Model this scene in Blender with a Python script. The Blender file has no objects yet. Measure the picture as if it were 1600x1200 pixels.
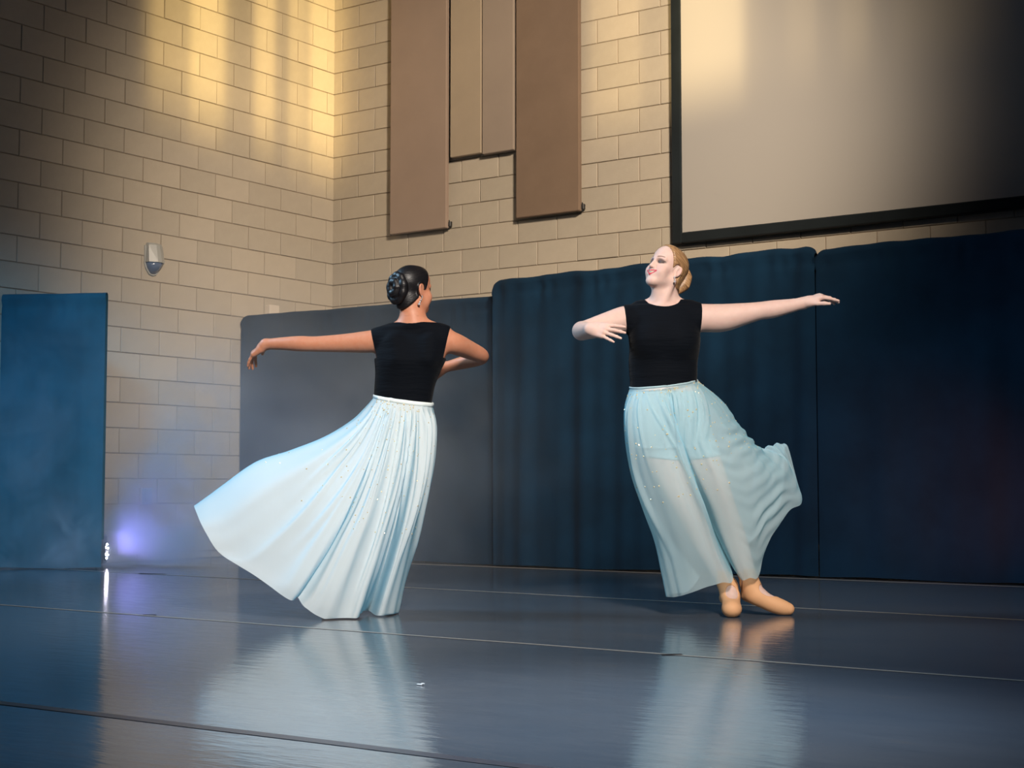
import bpy, bmesh, math, random
import numpy as np
from mathutils import Vector, Matrix
random.seed(7)
SC = bpy.context.scene
COL = SC.collection
R_ = math.radians

# ------------------------------------------------------------------ camera, world, lights, exposure
CAMPOS = Vector((9.6928, -10.8076, 0.6))
YAW, PITCH, FPX = -0.614, 0.067, 2400.77
cam_d = bpy.data.cameras.new('camera'); cam = bpy.data.objects.new('camera', cam_d); COL.objects.link(cam)
cam_d.sensor_width = 36.0; cam_d.lens = FPX / 1600 * 36.0
cam_d.clip_start = 0.05; cam_d.clip_end = 100
cam.location = CAMPOS; cam.rotation_euler = (math.pi / 2 + PITCH, 0, -YAW)
SC.camera = cam

world = bpy.data.worlds.new('world'); SC.world = world; world.use_nodes = True
bg = world.node_tree.nodes['Background']
bg.inputs[0].default_value = (0.36, 0.52, 0.85, 1); bg.inputs[1].default_value = 0.045

SC.view_settings.view_transform = 'Standard'
SC.view_settings.look = 'None'
SC.view_settings.gamma = 1.0
SC.view_settings.use_curve_mapping = False
SC.view_settings.exposure = 0.0

def lamp(name, kind, loc, target, energy, color, size=0.3, spot=60, blend=0.6):
    d = bpy.data.lights.new(name, kind); o = bpy.data.objects.new(name, d); COL.objects.link(o)
    d.energy = energy; d.color = color; o.location = loc
    v = Vector(target) - Vector(loc)
    o.rotation_euler = v.to_track_quat('-Z', 'Y').to_euler()
    if kind == 'SPOT':
        d.spot_size = R_(spot); d.spot_blend = blend; d.shadow_soft_size = size
    elif kind == 'AREA':
        d.shape = 'DISK'; d.size = size
    else:
        d.shadow_soft_size = size
    return o

# front wash from the rig above the audience, house right
lamp('front_wash_lamp', 'SPOT', (10.6, -10.2, 5.2), (5.2, -4.65, 1.0), 4900, (1.0, 0.90, 0.81), 0.55, 42, 1.0)
# soft warm house light on the block walls
lamp('wall_wash_lamp', 'SPOT', (9.0, -6.0, 6.0), (1.75, 0.0, 2.55), 4500, (1.0, 0.83, 0.655), 0.5, 46, 0.8)
# cool side light from the left wing
lamp('left_side_lamp', 'SPOT', (1.0, -7.0, 4.7), (5.9, -4.6, 0.7), 1400, (0.42, 0.72, 1.0), 0.9, 58, 0.8)
# blue wash on the left leg drape, the smoke and the foot of the left wall
lamp('blue_wash_lamp', 'SPOT', (3.4, -7.6, 4.6), (0.75, -3.05, 0.6), 1650, (0.07, 0.44, 0.86), 0.3, 36, 1.0)
# faint red footlight from the right wing
lamp('red_foot_lamp', 'SPOT', (7.6, -2.6, 0.25), (6.35, -1.25, 0.62), 150, (1.0, 0.10, 0.04), 0.1, 50, 1.0)
# cool fill added overhead to brighten the downstage floor
lamp('floor_fill_lamp', 'SPOT', (7.8, -7.7, 6.4), (7.5, -7.35, 0.0), 3700, (0.78, 0.88, 1.0), 0.4, 25, 1.0)

def math_node(nt, op, a, b=None, c=None, clamp=False):
    n = nt.nodes.new('ShaderNodeMath'); n.operation = op; n.use_clamp = clamp
    for i, v in enumerate((a, b, c)):
        if v is None: continue
        if isinstance(v, (int, float)): n.inputs[i].default_value = v
        else: nt.links.new(v, n.inputs[i])
    return n.outputs[0]

def streak_lamp(name, loc, target, energy, color, spot, num, den, lo, hi, profile, t0, t1):
    """Added spot with the wall streaks put into its emission: soft vertical bands over num/den of the beam direction, faded out below."""
    o = lamp(name, 'SPOT', loc, target, energy, color, 0.015, spot, 0.2)
    o.data.use_nodes = True; nt = o.data.node_tree; em = nt.nodes['Emission']; L = nt.links
    geo = nt.nodes.new('ShaderNodeNewGeometry'); sep = nt.nodes.new('ShaderNodeSeparateXYZ'); L.new(geo.outputs['Incoming'], sep.inputs[0])
    x, y, z = sep.outputs
    ax = {'x': x, 'y': y}
    s = math_node(nt, 'DIVIDE', ax[num], ax[den])
    mr = nt.nodes.new('ShaderNodeMapRange'); L.new(s, mr.inputs[0]); mr.inputs[1].default_value = lo; mr.inputs[2].default_value = hi
    r = nt.nodes.new('ShaderNodeValToRGB'); r.color_ramp.interpolation = 'B_SPLINE'; els = r.color_ramp.elements
    while len(els) < len(profile): els.new(0.5)
    for e, (p, v) in zip(els, profile): e.position = (p - lo) / (hi - lo); e.color = (v, v, v, 1)
    L.new(mr.outputs[0], r.inputs[0])
    hd = math_node(nt, 'SQRT', math_node(nt, 'ADD', math_node(nt, 'MULTIPLY', x, x), math_node(nt, 'MULTIPLY', y, y)))
    el = math_node(nt, 'DIVIDE', math_node(nt, 'ABSOLUTE', z), hd)
    m2 = nt.nodes.new('ShaderNodeMapRange'); m2.interpolation_type = 'SMOOTHSTEP'; L.new(el, m2.inputs[0])
    m2.inputs[1].default_value = t0; m2.inputs[2].default_value = t1; m2.inputs[3].default_value = 1; m2.inputs[4].default_value = 0
    L.new(math_node(nt, 'MULTIPLY', r.outputs[0], m2.outputs[0]), em.inputs['Strength'])
    return o
streak_lamp('wall_streak_lamp', (7.5, -4.0, 5.4), (0.0, -1.1, 4.5), 6000, (1.0, 0.72, 0.27), 34, 'y', 'x', -0.60, -0.15,  # added lamp, streak brightness on the left wall set by this profile
          [(-0.58, 0.02), (-0.55, 0.05), (-0.535, 0.9), (-0.495, 1.0), (-0.483, 0.5), (-0.475, 0.6), (-0.455, 0.65), (-0.446, 0.25), (-0.430, 0.25),
           (-0.42, 0.7), (-0.398, 0.7), (-0.385, 0.18), (-0.35, 0.22), (-0.335, 0.8), (-0.295, 0.8), (-0.282, 0.32), (-0.24, 0.38), (-0.22, 0.05), (-0.2, 0.0)], 0.150, 0.262)
streak_lamp('wall_streak_lamp', (6.5, -6.5, 5.2), (4.4, 0.0, 4.4), 3000, (1.0, 0.74, 0.36), 40, 'x', 'y', -0.60, 0.0,
          [(-0.595, 0.0), (-0.565, 0.05), (-0.55, 0.45), (-0.49, 0.65), (-0.475, 0.28), (-0.445, 0.25), (-0.43, 0.6), (-0.42, 1.0), (-0.345, 0.95), (-0.325, 0.10), (-0.285, 0.06),
           (-0.27, 0.17), (-0.245, 0.17), (-0.235, 0.05), (-0.215, 0.04), (-0.205, 0.13), (-0.182, 0.13), (-0.17, 0.03), (-0.15, 0.01), (-0.14, 0.05), (-0.07, 0.04), (-0.01, 0.0)], 0.165, 0.262)
# ------------------------------------------------------------------ helpers and materials
def tag(o, label=None, cat=None, group=None, kind=None):
    if label: o['label'] = label
    if cat: o['category'] = cat
    if group: o['group'] = group
    if kind: o['kind'] = kind
    return o

def empty(name, loc, rz=0.0):
    o = bpy.data.objects.new(name, None); COL.objects.link(o)
    o.location = loc; o.rotation_euler = (0, 0, rz); o.empty_display_size = 0.2
    return o

def link_mesh(name, me, mat=None, parent=None, smooth=False):
    o = bpy.data.objects.new(name, me); COL.objects.link(o)
    if mat is not None and not me.materials: me.materials.append(mat)
    if parent is not None: o.parent = parent
    if smooth:
        me.polygons.foreach_set('use_smooth', np.ones(len(me.polygons), dtype=bool))
    return o

def bm_obj(name, bm, mat, parent=None, smooth=False):
    me = bpy.data.meshes.new(name); bm.to_mesh(me); bm.free()
    return link_mesh(name, me, mat, parent, smooth)

def add_box(bm, x0, x1, y0, y1, z0, z1, bevel=0.0, M=None):
    vs = [bm.verts.new((x, y, z)) for z in (z0, z1) for y in (y0, y1) for x in (x0, x1)]
    fs = [bm.faces.new([vs[i] for i in f]) for f in ((0, 2, 3, 1), (4, 5, 7, 6), (0, 1, 5, 4), (2, 6, 7, 3), (0, 4, 6, 2), (1, 3, 7, 5))]
    if bevel > 0:
        es = list({e for f in fs for e in f.edges})
        r = bmesh.ops.bevel(bm, geom=es, offset=bevel, segments=1, affect='EDGES', profile=0.7)
        vs = list({v for f in r['faces'] for v in f.verts} | {v for v in vs if v.is_valid})
    if M is not None:
        bmesh.ops.transform(bm, matrix=M, verts=vs)
    return vs

def add_tube(bm, pts, r, n=8, closed=False, r_end=None):
    pts = [Vector(p) for p in pts]; rings = []
    up = Vector((0, 0, 1))
    for i, p in enumerate(pts):
        t = (pts[min(i + 1, len(pts) - 1)] - pts[max(i - 1, 0)]).normalized()
        a = t.cross(up if abs(t.z) < 0.95 else Vector((1, 0, 0))).normalized(); b = t.cross(a)
        rr = r if r_end is None else r + (r_end - r) * i / (len(pts) - 1)
        rings.append([bm.verts.new(p + a * rr * math.cos(q) + b * rr * math.sin(q)) for q in [2 * math.pi * k / n for k in range(n)]])
    for i in range(len(rings) - 1):
        for k in range(n):
            bm.faces.new((rings[i][k], rings[i][(k + 1) % n], rings[i + 1][(k + 1) % n], rings[i + 1][k]))
    bm.faces.new(rings[0][::-1]); bm.faces.new(rings[-1])

def mat(name, color, rough=0.6, metallic=0.0, spec=0.5, sss=0.0, **kw):
    m = bpy.data.materials.new(name); m.use_nodes = True
    b = m.node_tree.nodes['Principled BSDF']
    b.inputs['Base Color'].default_value = (*color, 1); b.inputs['Roughness'].default_value = rough
    b.inputs['Metallic'].default_value = metallic; b.inputs['Specular IOR Level'].default_value = spec
    if sss:
        b.inputs['Subsurface Weight'].default_value = sss
        b.inputs['Subsurface Radius'].default_value = (1.0, 0.35, 0.2); b.inputs['Subsurface Scale'].default_value = 0.008
    for k, v in kw.items(): b.inputs[k].default_value = v
    return m, m.node_tree, b

def tex_noise(nt, scale, detail=4, rough=0.55, vec=None, coord='Object', map_scale=None, dim='3D'):
    tc = nt.nodes.new('ShaderNodeTexCoord'); out = tc.outputs[coord]
    if map_scale is not None:
        mp = nt.nodes.new('ShaderNodeMapping'); mp.inputs['Scale'].default_value = map_scale
        nt.links.new(out, mp.inputs[0]); out = mp.outputs[0]
    n = nt.nodes.new('ShaderNodeTexNoise'); n.inputs['Scale'].default_value = scale
    n.inputs['Detail'].default_value = detail; n.inputs['Roughness'].default_value = rough
    nt.links.new(out, n.inputs['Vector'])
    return n.outputs['Fac']

def ramp(nt, fac, stops):
    r = nt.nodes.new('ShaderNodeValToRGB'); els = r.color_ramp.elements
    while len(els) < len(stops): els.new(0.5)
    for e, (p, c) in zip(els, stops):
        e.position = p; e.color = (*c, 1) if len(c) == 3 else c
    nt.links.new(fac, r.inputs[0])
    return r.outputs['Color']

def bump(nt, b, height, strength=0.3, dist=0.01):
    n = nt.nodes.new('ShaderNodeBump'); n.inputs['Strength'].default_value = strength; n.inputs['Distance'].default_value = dist
    nt.links.new(height, n.inputs['Height']); nt.links.new(n.outputs[0], b.inputs['Normal'])
    return n

def mixcol(nt, fac, a, b, mode='MIX'):
    n = nt.nodes.new('ShaderNodeMix'); n.data_type = 'RGBA'; n.blend_type = mode
    for sock, v in ((n.inputs[0], fac), (n.inputs[6], a), (n.inputs[7], b)):
        if isinstance(v, (int, float)): sock.default_value = v
        elif isinstance(v, tuple): sock.default_value = (*v, 1)
        else: nt.links.new(v, sock)
    return n.outputs[2]

# painted concrete block: a slightly different tone for each block
M_BLOCK, nt, b = mat('painted_block', (0.42, 0.36, 0.27), 0.75, spec=0.25)
oi = nt.nodes.new('ShaderNodeObjectInfo')
c1 = ramp(nt, oi.outputs['Random'], [(0.0, (0.385, 0.335, 0.262)), (0.5, (0.425, 0.37, 0.29)), (1.0, (0.455, 0.392, 0.305))])
nz = tex_noise(nt, 9.0, 5, 0.6)
c2 = mixcol(nt, 0.22, c1, ramp(nt, nz, [(0.3, (0.34, 0.29, 0.225)), (0.7, (0.49, 0.43, 0.34))]))
nt.links.new(c2, b.inputs['Base Color'])
bump(nt, b, tex_noise(nt, 140.0, 3, 0.7), 0.25, 0.004)
M_MORTAR, nt, b = mat('painted_mortar', (0.29, 0.24, 0.18), 0.9, spec=0.1)

# stage vinyl: dark blue grey, glossy, long scuffs
M_VINYL, nt, b = mat('stage_vinyl', (0.075, 0.092, 0.115), 0.2, spec=0.75)
s1 = tex_noise(nt, 1.0, 6, 0.62, coord='Object', map_scale=(2.2, 7.0, 1.0))
s2 = tex_noise(nt, 1.0, 4, 0.7, coord='Object', map_scale=(6.0, 30.0, 1.0))
s3 = tex_noise(nt, 0.9, 3, 0.5, coord='Object')
cA = ramp(nt, s1, [(0.30, (0.068, 0.085, 0.108)), (0.62, (0.088, 0.105, 0.128)), (0.80, (0.135, 0.118, 0.105))])
cB = mixcol(nt, 0.35, cA, ramp(nt, s3, [(0.35, (0.065, 0.085, 0.112)), (0.7, (0.115, 0.108, 0.105))]))
nt.links.new(cB, b.inputs['Base Color'])
rr = nt.nodes.new('ShaderNodeMapRange'); nt.links.new(s2, rr.inputs[0])
rr.inputs[1].default_value = 0.3; rr.inputs[2].default_value = 0.75; rr.inputs[3].default_value = 0.10; rr.inputs[4].default_value = 0.17
nt.links.new(rr.outputs[0], b.inputs['Roughness'])
bump(nt, b, tex_noise(nt, 1.0, 3, 0.6, coord='Object', map_scale=(5.0, 17.0, 1.0)), 0.20, 0.006)
M_TAPE = mat('clear_seam_tape', (0.27, 0.255, 0.235), 0.35, spec=0.5)[0]
M_TAPE_DARK = mat('dark_seam_tape', (0.045, 0.052, 0.07), 0.33, spec=0.4)[0]
M_GAFF = mat('black_gaff_tape', (0.012, 0.012, 0.014), 0.7)[0]
M_SUB = mat('stage_deck', (0.05, 0.05, 0.055), 0.6)[0]

def fabric(name, col, rough=0.95, sheen=0.15, scale=600, var=0.25):
    m, nt, b = mat(name, col, rough, spec=0.15)
    n = tex_noise(nt, 2.5, 4, 0.6)
    d = tuple(c * (1 - var) for c in col); u = tuple(min(1, c * (1 + var)) for c in col)
    nt.links.new(ramp(nt, n, [(0.3, d), (0.7, u)]), b.inputs['Base Color'])
    b.inputs['Sheen Weight'].default_value = sheen
    bump(nt, b, tex_noise(nt, scale, 2, 0.6), 0.2, 0.001)
    return m
M_DRAPE = fabric('navy_black_drape', (0.0022, 0.0155, 0.034), sheen=0.01)
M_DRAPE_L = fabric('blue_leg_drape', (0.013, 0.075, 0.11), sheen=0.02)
M_PANEL_A = fabric('panel_fabric_mauve', (0.295, 0.22, 0.17), sheen=0.1, var=0.05)
M_PANEL_B = fabric('panel_fabric_sand', (0.35, 0.28, 0.20), sheen=0.1, var=0.05)
M_PANEL_C = fabric('panel_fabric_taupe', (0.295, 0.235, 0.185), sheen=0.1, var=0.05)
M_PANEL_D = fabric('panel_fabric_brown', (0.195, 0.135, 0.093), sheen=0.1, var=0.08)
M_CLIP = mat('dark_clip', (0.02, 0.02, 0.02), 0.5)[0]
M_SCREEN, nt, b = mat('matte_screen', (0.37, 0.345, 0.31), 0.85, spec=0.2)
bump(nt, b, tex_noise(nt, 900, 1), 0.1, 0.0005)
M_FRAME = fabric('velvet_frame', (0.010, 0.014, 0.016), sheen=0.1)
M_FIXTURE = mat('grey_plastic', (0.36, 0.36, 0.33), 0.4)[0]
M_LENS = mat('blue_lens', (0.10, 0.14, 0.22), 0.15, spec=0.8)[0]
M_PALEBOX = mat('pale_plastic', (0.62, 0.54, 0.44), 0.45)[0]
M_OUTLET = mat('outlet_plate', (0.22, 0.30, 0.38), 0.4)[0]
M_OUTEDGE = mat('outlet_edge', (0.6, 0.5, 0.45), 0.5)[0]
M_CABLE = mat('black_cable', (0.01, 0.01, 0.012), 0.5)[0]
M_FOGBODY = mat('fog_machine_body', (0.015, 0.015, 0.02), 0.4, metallic=0.2)[0]
M_FOGNOZ = mat('nozzle_metal', (0.3, 0.3, 0.3), 0.3, metallic=1.0)[0]
def emis(name, col, strength):
    m, nt, b = mat(name, (0.02, 0.02, 0.02), 0.4)
    b.inputs['Emission Color'].default_value = (*col, 1); b.inputs['Emission Strength'].default_value = strength
    return m
M_LED = emis('led_white_violet', (0.85, 0.80, 1.0), 60)
M_PAPER = mat('white_scrap', (0.75, 0.78, 0.78), 0.7)[0]
# ------------------------------------------------------------------ the room
BL, BH, GAP = 0.4064, 0.2032, 0.008
ZREF = 5.1375            # height of bed joint k = 0
_bm_cache = {}
def block_mesh(length):
    key = round(length, 3)
    if key not in _bm_cache:
        bm = bmesh.new(); hx, hz, t = (length - GAP) / 2, (BH - GAP) / 2, 0.012
        c = 0.003
        back = [bm.verts.new((x * hx, 0, z * hz)) for x, z in ((-1, -1), (1, -1), (1, 1), (-1, 1))]
        mid = [bm.verts.new((x * hx, -t + c, z * hz)) for x, z in ((-1, -1), (1, -1), (1, 1), (-1, 1))]
        fr = [bm.verts.new((x * (hx - c), -t, z * (hz - c))) for x, z in ((-1, -1), (1, -1), (1, 1), (-1, 1))]
        for i in range(4):
            j = (i + 1) % 4
            bm.faces.new((back[i], back[j], mid[j], mid[i])); bm.faces.new((mid[i], mid[j], fr[j], fr[i]))
        bm.faces.new(fr)
        bmesh.ops.recalc_face_normals(bm, faces=bm.faces)
        me = bpy.data.meshes.new('concrete_block'); bm.to_mesh(me); bm.free(); me.materials.append(M_BLOCK)
        _bm_cache[key] = me
    return _bm_cache[key]

def slab(name, x0, x1, y0, y1, z0, z1, m):
    bm = bmesh.new(); add_box(bm, x0, x1, y0, y1, z0, z1)
    o = bm_obj(name, bm, m); o['kind'] = 'structure'
    return o
WALL_TOP = 6.2
wall_back = slab('wall_back', -0.2, 9.5, 0.0, 0.2, 0, WALL_TOP, M_MORTAR)
wall_left = slab('wall_left', -0.2, 0.0, -7.5, 0.0, 0, WALL_TOP, M_MORTAR)

def courses():
    k = -5
    while True:
        top = ZREF - k * BH; bot = top - BH
        if top < 0.02: break
        yield k, max(bot, 0.0), top
        k += 1

def merge_block(bm, length, z0, z1, M):
    me = block_mesh(length); n0 = len(bm.verts)
    bm.from_mesh(me); bm.verts.ensure_lookup_table()
    sz = (z1 - z0 - GAP) / (BH - GAP)
    bmesh.ops.transform(bm, matrix=M @ Matrix.Diagonal((1, 1, sz, 1)), verts=bm.verts[n0:])

def lay_wall(parent, first, rot, to_world, s_end, keep):
    rest = bmesh.new()
    for k, z0, z1 in courses():
        first_j = first(k); s = 0.0; nxt = first_j
        while s < s_end:
            ln = nxt - s; mid = s + ln / 2; zc = (z0 + z1) / 2
            jig = (random.random() - 0.5) * 0.003 + (0.0025 if random.random() < 0.12 else 0)
            x, y = to_world(mid, jig)
            if keep(s, nxt, z0, z1):
                o = bpy.data.objects.new('concrete_block', block_mesh(ln)); COL.objects.link(o)
                o.parent = parent; o.location = (x, y, zc); o.rotation_euler = (0, 0, rot)
                o.scale = (1, 1, (z1 - z0 - GAP) / (BH - GAP))
            else:
                merge_block(rest, ln, z0, z1, Matrix.Translation((x, y, zc)) @ Matrix.Rotation(rot, 4, 'Z'))
            s = nxt; nxt += BL
    o = bm_obj('far_blocks', rest, M_BLOCK, parent); o['kind'] = 'stuff'

lay_wall(wall_back, lambda k: 0.1085 + (0 if k % 2 else BL / 2), 0.0, lambda s, j: (s, 0.0045 - j), 8.6,
         lambda s0, s1, z0, z1: z1 > 2.02 and z0 < 5.25 and s0 < 6.75 and not (s0 > 3.75 and z0 > 2.62))
lay_wall(wall_left, lambda k: 0.1016 + (BL / 2 if k % 2 else 0), math.pi / 2, lambda s, j: (-0.0045 + j, -s), 7.0,
         lambda s0, s1, z0, z1: s0 < 3.95 and z0 < 5.25 and not (s0 > 3.0 and z1 < 1.8) and not (s0 > 2.2 and z0 > 5.0))

# --- floor: deck under four rolls of dance vinyl, seams taped
floor = slab('floor', -0.2, 12.5, -9.6, 0.2, -0.12, -0.004, M_SUB)
def seam_y(i, x):
    (x0, y0, x1, y1) = ((2.0, -3.53, 7.55, -3.755), (2.0, -5.83, 8.2, -5.955), (5.0, -8.11, 8.0, -8.045))[i]
    return y0 + (y1 - y0) * (x - x0) / (x1 - x0)
XA, XB = 0.02, 12.4
def sheet(e0, e1):
    g = 0.0015
    bm = bmesh.new()
    c = [(XA, e0(XA) - g), (XB, e0(XB) - g), (XB, e1(XB) + g), (XA, e1(XA) + g)]
    lo = [bm.verts.new((x, y, -0.004)) for x, y in c]; hi = [bm.verts.new((x, y, 0.0)) for x, y in c]
    bm.faces.new(hi[::-1]); bm.faces.new(lo)
    for i in range(4):
        j = (i + 1) % 4; bm.faces.new((lo[i], hi[i], hi[j], lo[j]))
    bmesh.ops.recalc_face_normals(bm, faces=bm.faces)
    return bm_obj('vinyl_sheet', bm, M_VINYL, floor)
edges = [lambda x: -0.9] + [(lambda i: (lambda x: seam_y(i, x)))(i) for i in range(3)] + [lambda x: -9.55]
for i in range(4): sheet(edges[i], edges[i + 1])
def tape_strip(f, w, m, x0=XA, x1=XB, name='seam_tape'):
    bm = bmesh.new(); n = 60
    top = []
    for i in range(n + 1):
        x = x0 + (x1 - x0) * i / n; y = f(x) + 0.004 * math.sin(x * 5.1) * math.sin(x * 2.3)
        top.append((bm.verts.new((x, y - w / 2, 0.0012)), bm.verts.new((x, y + w / 2, 0.0012))))
    for a, b2 in zip(top, top[1:]): bm.faces.new((a[0], b2[0], b2[1], a[1]))
    return bm_obj(name, bm, m, floor)
tape_strip(edges[1], 0.034, M_TAPE); tape_strip(edges[2], 0.026, M_TAPE); tape_strip(edges[3], 0.045, M_TAPE_DARK)
tape_strip(lambda x: -1.36 - 0.01 * x, 0.07, M_TAPE, 1.2, 8.5, name='edge_tape')

def spike(name, x, y, w, l, rz, label):
    bm = bmesh.new(); add_box(bm, -l / 2, l / 2, -w / 2, w / 2, 0.0015, 0.003)
    o = bm_obj(name, bm, M_GAFF); o.location = (x, y, 0); o.rotation_euler = (0, 0, rz)
    return tag(o, label, 'tape')
# ------------------------------------------------------------------ drapes
def drape(name, A, B, ztop, label, m, group=None, amp=0.020, folds=13, seed=0, droop=(0.05, 0.05), wav=0.010, nu=220, hem_lift=0.0, topslope=0.0, flat=0.0):
    rnd = random.Random(seed)
    A = Vector(A); B = Vector(B); d = B - A; ln = d.length; t = d.normalized(); nrm = Vector((t.y, -t.x))   # nrm points to the room
    ph = [rnd.uniform(0, 6.28) for _ in range(6)]
    def fold(s, v):      # v: 0 at top, 1 at hem
        w = s / ln * folds * 2 * math.pi
        f = math.sin(w + 1.2 * math.sin(w * 0.31 + ph[0]) + ph[1]) * 0.55 + 0.35 * math.sin(w * 0.43 + ph[2]) + 0.3 * math.sin(w * 1.9 + ph[3] + v)
        return f * amp * (0.45 + 0.55 * v) * (1 - flat)
    def top(s):
        z = ztop + topslope * s / ln + wav * (math.sin(s * 7.3 + ph[4]) * 0.4 + abs(math.sin(s * 6.1 + ph[5])) * 0.5 + math.sin(s * 23.0 + ph[5]) * 0.22 + math.sin(s * 2.9 + ph[0]) * 0.3)
        for q, dr in ((s, droop[0]), (ln - s, droop[1])):
            if q < 0.075: z -= dr * (1 - math.sqrt(max(0, 1 - (1 - q / 0.075) ** 2)))
        return z
    bm = bmesh.new()
    nv = 40
    prof = []
    for j in range(nv + 1): prof.append(('f', 1 - j / nv))          # front, hem -> top
    for j in range(1, 5): prof.append(('o', j / 5))                  # over the pole
    for j in range(0, 7): prof.append(('b', j / 6 * 0.9))            # back, down
    grid = []
    for i in range(nu + 1):
        s = ln * i / nu; zt = top(s); row = []
        hem = 0.006 + 0.010 * (0.5 + 0.5 * math.sin(s * 6 + ph[2])) + hem_lift
        for kind, v in prof:
            if kind == 'f':
                z = zt - 0.02 - (zt - 0.02 - hem) * (v ** 1.15)
                off = 0.028 + fold(s, v) 
                # stitched rod pocket: pinched line 9 cm below the top
                off -= 0.020 * math.exp(-((zt - z - 0.095) / 0.016) ** 2) * (0.6 + 0.4 * math.sin(s * 9 + ph[1]))
                off += 0.006 * math.exp(-((zt - z - 0.11) / 0.07) ** 2) * math.sin(s * 41 + 2 * math.sin(s * 13))
                off += 0.010 * math.exp(-((zt - z - 0.05) / 0.03) ** 2)
            elif kind == 'o':
                a = v * math.pi; z = zt - 0.02 + 0.02 * math.sin(a); off = 0.028 * math.cos(a) + fold(s, 0) * (1 - v)
            else:
                z = zt - 0.02 - (zt - 0.02 - hem) * v; off = -0.028 + fold(s, v) * (v * 0.9)
            p = A + t * s + nrm * off
            row.append(bm.verts.new((p.x, p.y, max(z, 0.004))))
        grid.append(row)
    for i in range(nu):
        for j in range(len(prof) - 1):
            bm.faces.new((grid[i][j], grid[i][j + 1], grid[i + 1][j + 1], grid[i + 1][j]))
    bmesh.ops.recalc_face_normals(bm, faces=bm.faces)
    o = bm_obj(name, bm, m, None, True)
    return tag(o, label, 'curtain', group)

YC = -1.19
drape('stage_curtain', (0.03, YC), (2.84, YC), 2.10, 'smooth navy backdrop curtain behind the dark-haired dancer, the lowest one along the back wall', M_DRAPE,
      'backdrop curtains', 0.010, 7, 3, (0.03, 0.02), 0.004, 160, topslope=-0.02, flat=0.45)
drape('stage_curtain', (2.815, YC - 0.10), (5.470, YC - 0.085), 2.185, 'pleated navy backdrop curtain directly behind the blonde dancer', M_DRAPE,
      'backdrop curtains', 0.026, 8, 11, (0.06, 0.05), 0.012, 220, topslope=0.03)
drape('stage_curtain', (5.474, YC - 0.085), (8.9, YC - 0.06), 2.19, 'dark backdrop curtain below the projection screen, past the blonde dancer\'s outstretched hand', M_DRAPE,
      'backdrop curtains', 0.018, 8, 23, (0.06, 0.04), 0.008, 240)
drape('leg_curtain', (0.04, -3.69), (0.70, -3.27), 2.03, 'short blue-lit leg curtain standing against the left block wall beside the smoke', M_DRAPE_L,
      None, 0.006, 5, 31, (0.0, 0.0), 0.003, 120, topslope=0.01, flat=0.3)

# ------------------------------------------------------------------ acoustic panels
def acoustic_panel(x0, x1, z0, m, label, clip=True, yb=-0.04, yf=-0.085):
    o = empty('acoustic_panel', ((x0 + x1) / 2, yb, z0)); tag(o, label, 'acoustic panel', 'acoustic panels on the block wall')
    w = (x1 - x0) / 2
    bm = bmesh.new(); add_box(bm, -w, w, yf - yb, 0.0, 0.0, 5.95 - z0, 0.006)
    bm_obj('fabric_face', bm, m, o)
    bm = bmesh.new(); add_box(bm, -w + 0.04, w - 0.04, 0.0, -yb - 0.018, 0.06, 5.8 - z0)
    bm_obj('backing_board', bm, M_CLIP, o)
    if clip:
        bm = bmesh.new(); add_box(bm, w - 0.01, w + 0.022, -0.012, 0.022, 0.015, 0.062, 0.004)
        add_box(bm, w - 0.02, w + 0.008, -0.006, 0.0, 0.0, 0.075)
        bm_obj('mounting_clip', bm, M_CLIP, o)
    return o
acoustic_panel(0.767, 1.416, 2.900, M_PANEL_A, 'wide mauve-grey acoustic panel hung next to the wall corner')
acoustic_panel(1.458, 1.800, 3.525, M_PANEL_B, 'narrow sand-coloured acoustic panel, shorter, next to the wide mauve-grey one', False)
acoustic_panel(1.812, 2.150, 3.510, M_PANEL_C, 'narrow taupe acoustic panel, shorter, next to the wide brown one', False)
acoustic_panel(2.174, 2.821, 2.908, M_PANEL_D, 'wide brown acoustic panel hung nearest the projection screen')

# ------------------------------------------------------------------ projection screen
sx0, sx1, sz0, sz1, fw = 3.702, 8.30, 2.545, 5.35, 0.085
scr = empty('projection_screen', ((sx0 + sx1) / 2, 0, sz0))
tag(scr, 'large fixed projection screen with a black frame mounted above the backdrop curtains', 'projection screen')
def sbox(name, x0, x1, z0, z1, y0, y1, m, bev=0.008):
    bm = bmesh.new(); cx = (sx0 + sx1) / 2
    add_box(bm, x0 - cx, x1 - cx, y0, y1, z0 - sz0, z1 - sz0, bev); return bm_obj(name, bm, m, scr)
sbox('frame_rail', sx0, sx0 + fw, sz0, sz1, -0.085, -0.008, M_FRAME)
sbox('frame_rail', sx1 - fw, sx1, sz0, sz1, -0.085, -0.008, M_FRAME)
sbox('frame_rail', sx0 + fw, sx1 - fw, sz0, sz0 + fw, -0.085, -0.008, M_FRAME)
sbox('frame_rail', sx0 + fw, sx1 - fw, sz1 - fw, sz1, -0.085, -0.008, M_FRAME)
sbox('screen_surface', sx0 + fw - 0.01, sx1 - fw + 0.01, sz0 + fw - 0.01, sz1 - fw + 0.01, -0.062, -0.050, M_SCREEN, 0)

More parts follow.
